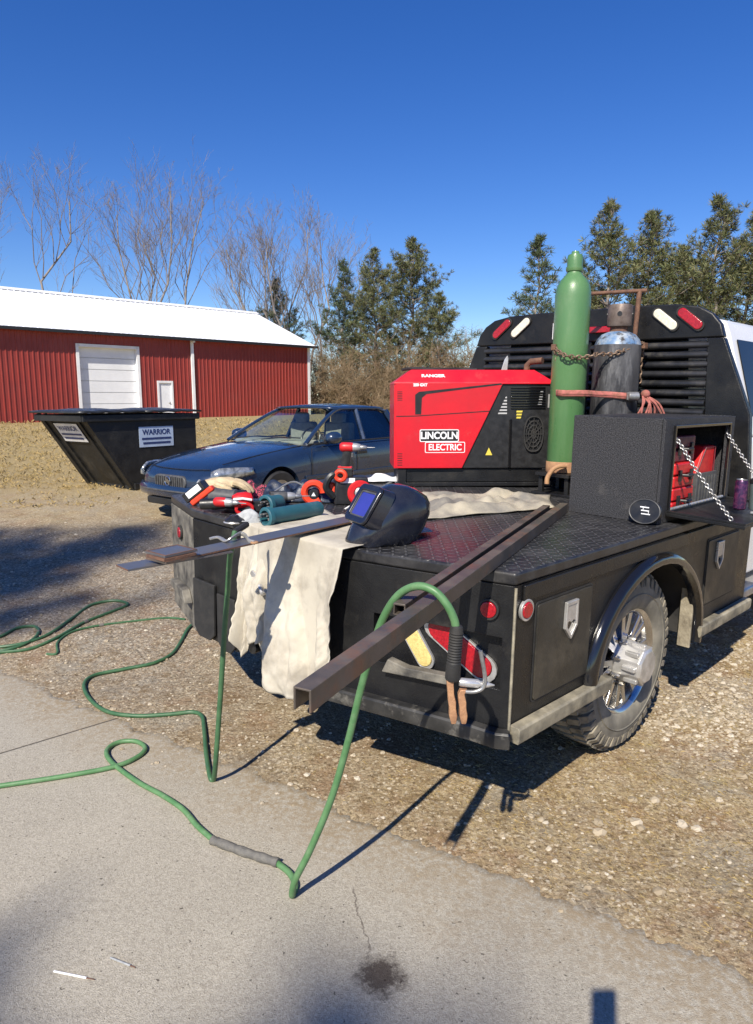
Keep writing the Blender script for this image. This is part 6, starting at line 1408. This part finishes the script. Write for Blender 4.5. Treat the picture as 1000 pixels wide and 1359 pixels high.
def shrub(p, H, Wd_, seed, lab, leaf, n=26, group='dry shrubs beyond the lawn'):
    random.seed(seed); t = thing('shrub', lab, 'shrub', p, group=group); nb, cr = MB(), MB()
    for i in range(n):
        a = random.random() * 6.283; r = Wd_ * random.random() ** .7; o = V((math.cos(a) * r * .6, math.sin(a) * r * .6, -.2)); d = V((random.gauss(0, .22) + math.cos(a) * .15, random.gauss(0, .22) + math.sin(a) * .15, 1)).normalized(); L_ = H * random.uniform(.5, 1.0)
        pts = limb(nb, o, o + d * L_, .035, .008, 5, 3, jit=.2)
        for k in range(15):
            s = random.uniform(.1, 1); kk = min(int(s * 5), 4); c = pts[kk].lerp(pts[kk + 1], s * 5 - kk); dd = V((random.gauss(0, .7), random.gauss(0, .7), random.uniform(.2, 1))).normalized(); l2 = L_ * random.uniform(.1, .32); e = c + dd * l2
            nb.tube([c, c.lerp(e, .5) + V((random.gauss(0, .05), random.gauss(0, .05), 0)), e], [.012, .009, .006], 3, cap=False)
            for _ in range(4): f = c.lerp(e, random.random()); g_ = f + V((random.gauss(0, .3), random.gauss(0, .3), random.uniform(0, .45))); nb.tube([f, g_], .0055, 3, cap=False)
            if random.random() < leaf: tuft(cr, e, .17, 5, dd)
    build('stems', nb, K['brush'], t, fix=False, sm=0)
    if cr.v: build('foliage', cr, K['leafdry'], t, fix=False, sm=0)
wh_ = ['beside the barn corner', 'second out from the barn corner', 'above the car roof, left', 'above the car roof, middle', 'between car roof and welder', 'under the short dark pine', 'behind the left end of the welder', 'behind the welder hood, left', 'behind the welder hood, middle', 'under the tallest pine', 'between welder and headache rack', 'left of the headache rack', 'low against the left post of the rack', 'behind the left louvers', 'low in the gap under the sky', 'far behind the short dark pine']
for i, (u, v, d, W2, lf) in enumerate(((424, 462, 45, 1.6, .15), (446, 440, 46, 1.8, .3), (470, 462, 44, 1.8, .3), (500, 446, 45, 2.0, .35), (522, 468, 43, 1.8, .25), (462, 420, 50, 2.0, .4), (540, 440, 44, 2.0, .45), (566, 425, 45, 2.0, .5), (590, 440, 43, 1.9, .45), (552, 412, 49, 2.2, .5), (612, 450, 42, 1.7, .5), (632, 462, 42, 1.6, .5), (652, 455, 43, 1.8, .5), (700, 460, 45, 2.2, .4), (622, 425, 52, 2.0, .2), (436, 425, 53, 2.0, .2))):
    shrub(foot(u, d), topH(v, d), W2, 100 + i, ('tall ' if v < 430 else 'dry ') + 'tangled brown shrub ' + wh_[i], lf)
random.seed(5); nb = MB()
for i in range(420):
    x = random.uniform(-95, 95); y = random.uniform(88, 120); o = V((x, y, gh(y) - .3)); H = random.uniform(3, 8) if abs(x) > 0 else 5
    pts = limb(nb, o, o + V((random.gauss(0, .6), random.gauss(0, .6), H)), .09, .03, 4, 3, jit=.2)
    for k in range(16):
        c = pts[random.randint(0, 4)]; nb.tube([c, c + V((random.gauss(0, .9), random.gauss(0, .9), random.uniform(.1, 1.6)))], .03, 3, cap=False)
tag(build('far_woods', nb, K['brush'], fix=False, sm=0), kind='stuff')
# the pines behind the photographer, whose tops shade the concrete and the drive
for (u, v), H, sd_, wid, lab in (((450, 1340), 19, 71, .10, 'tall pine behind the viewer whose tip shades the near concrete'), ((640, 1268), 24, 75, .055, 'slender pine behind the viewer whose tip dims the concrete left of the oblong shadow'), ((-40, 1290), 20, 72, .10, 'tall pine behind the viewer whose tip shades the left corner of the concrete'), ((190, 702), 20, 73, .26, 'tall pine behind the viewer shading the gravel left of the truck'), ((20, 716), 21, 74, .26, 'tall pine behind the viewer shading the hoses on the gravel')):
    P_ = gg(u, v); L_ = (H - P_.z) / -SUN.z; p_ = P_ - SUN * L_; pine(V((p_.x, p_.y, 0)), H, sd_, lab, wid, lo=.78, dens=1.1 if wid > .06 else .6, nt_=12 if wid > .06 else 6, tr_=.3, group='pines behind the viewer', gap=.05 if wid > .06 else .45)
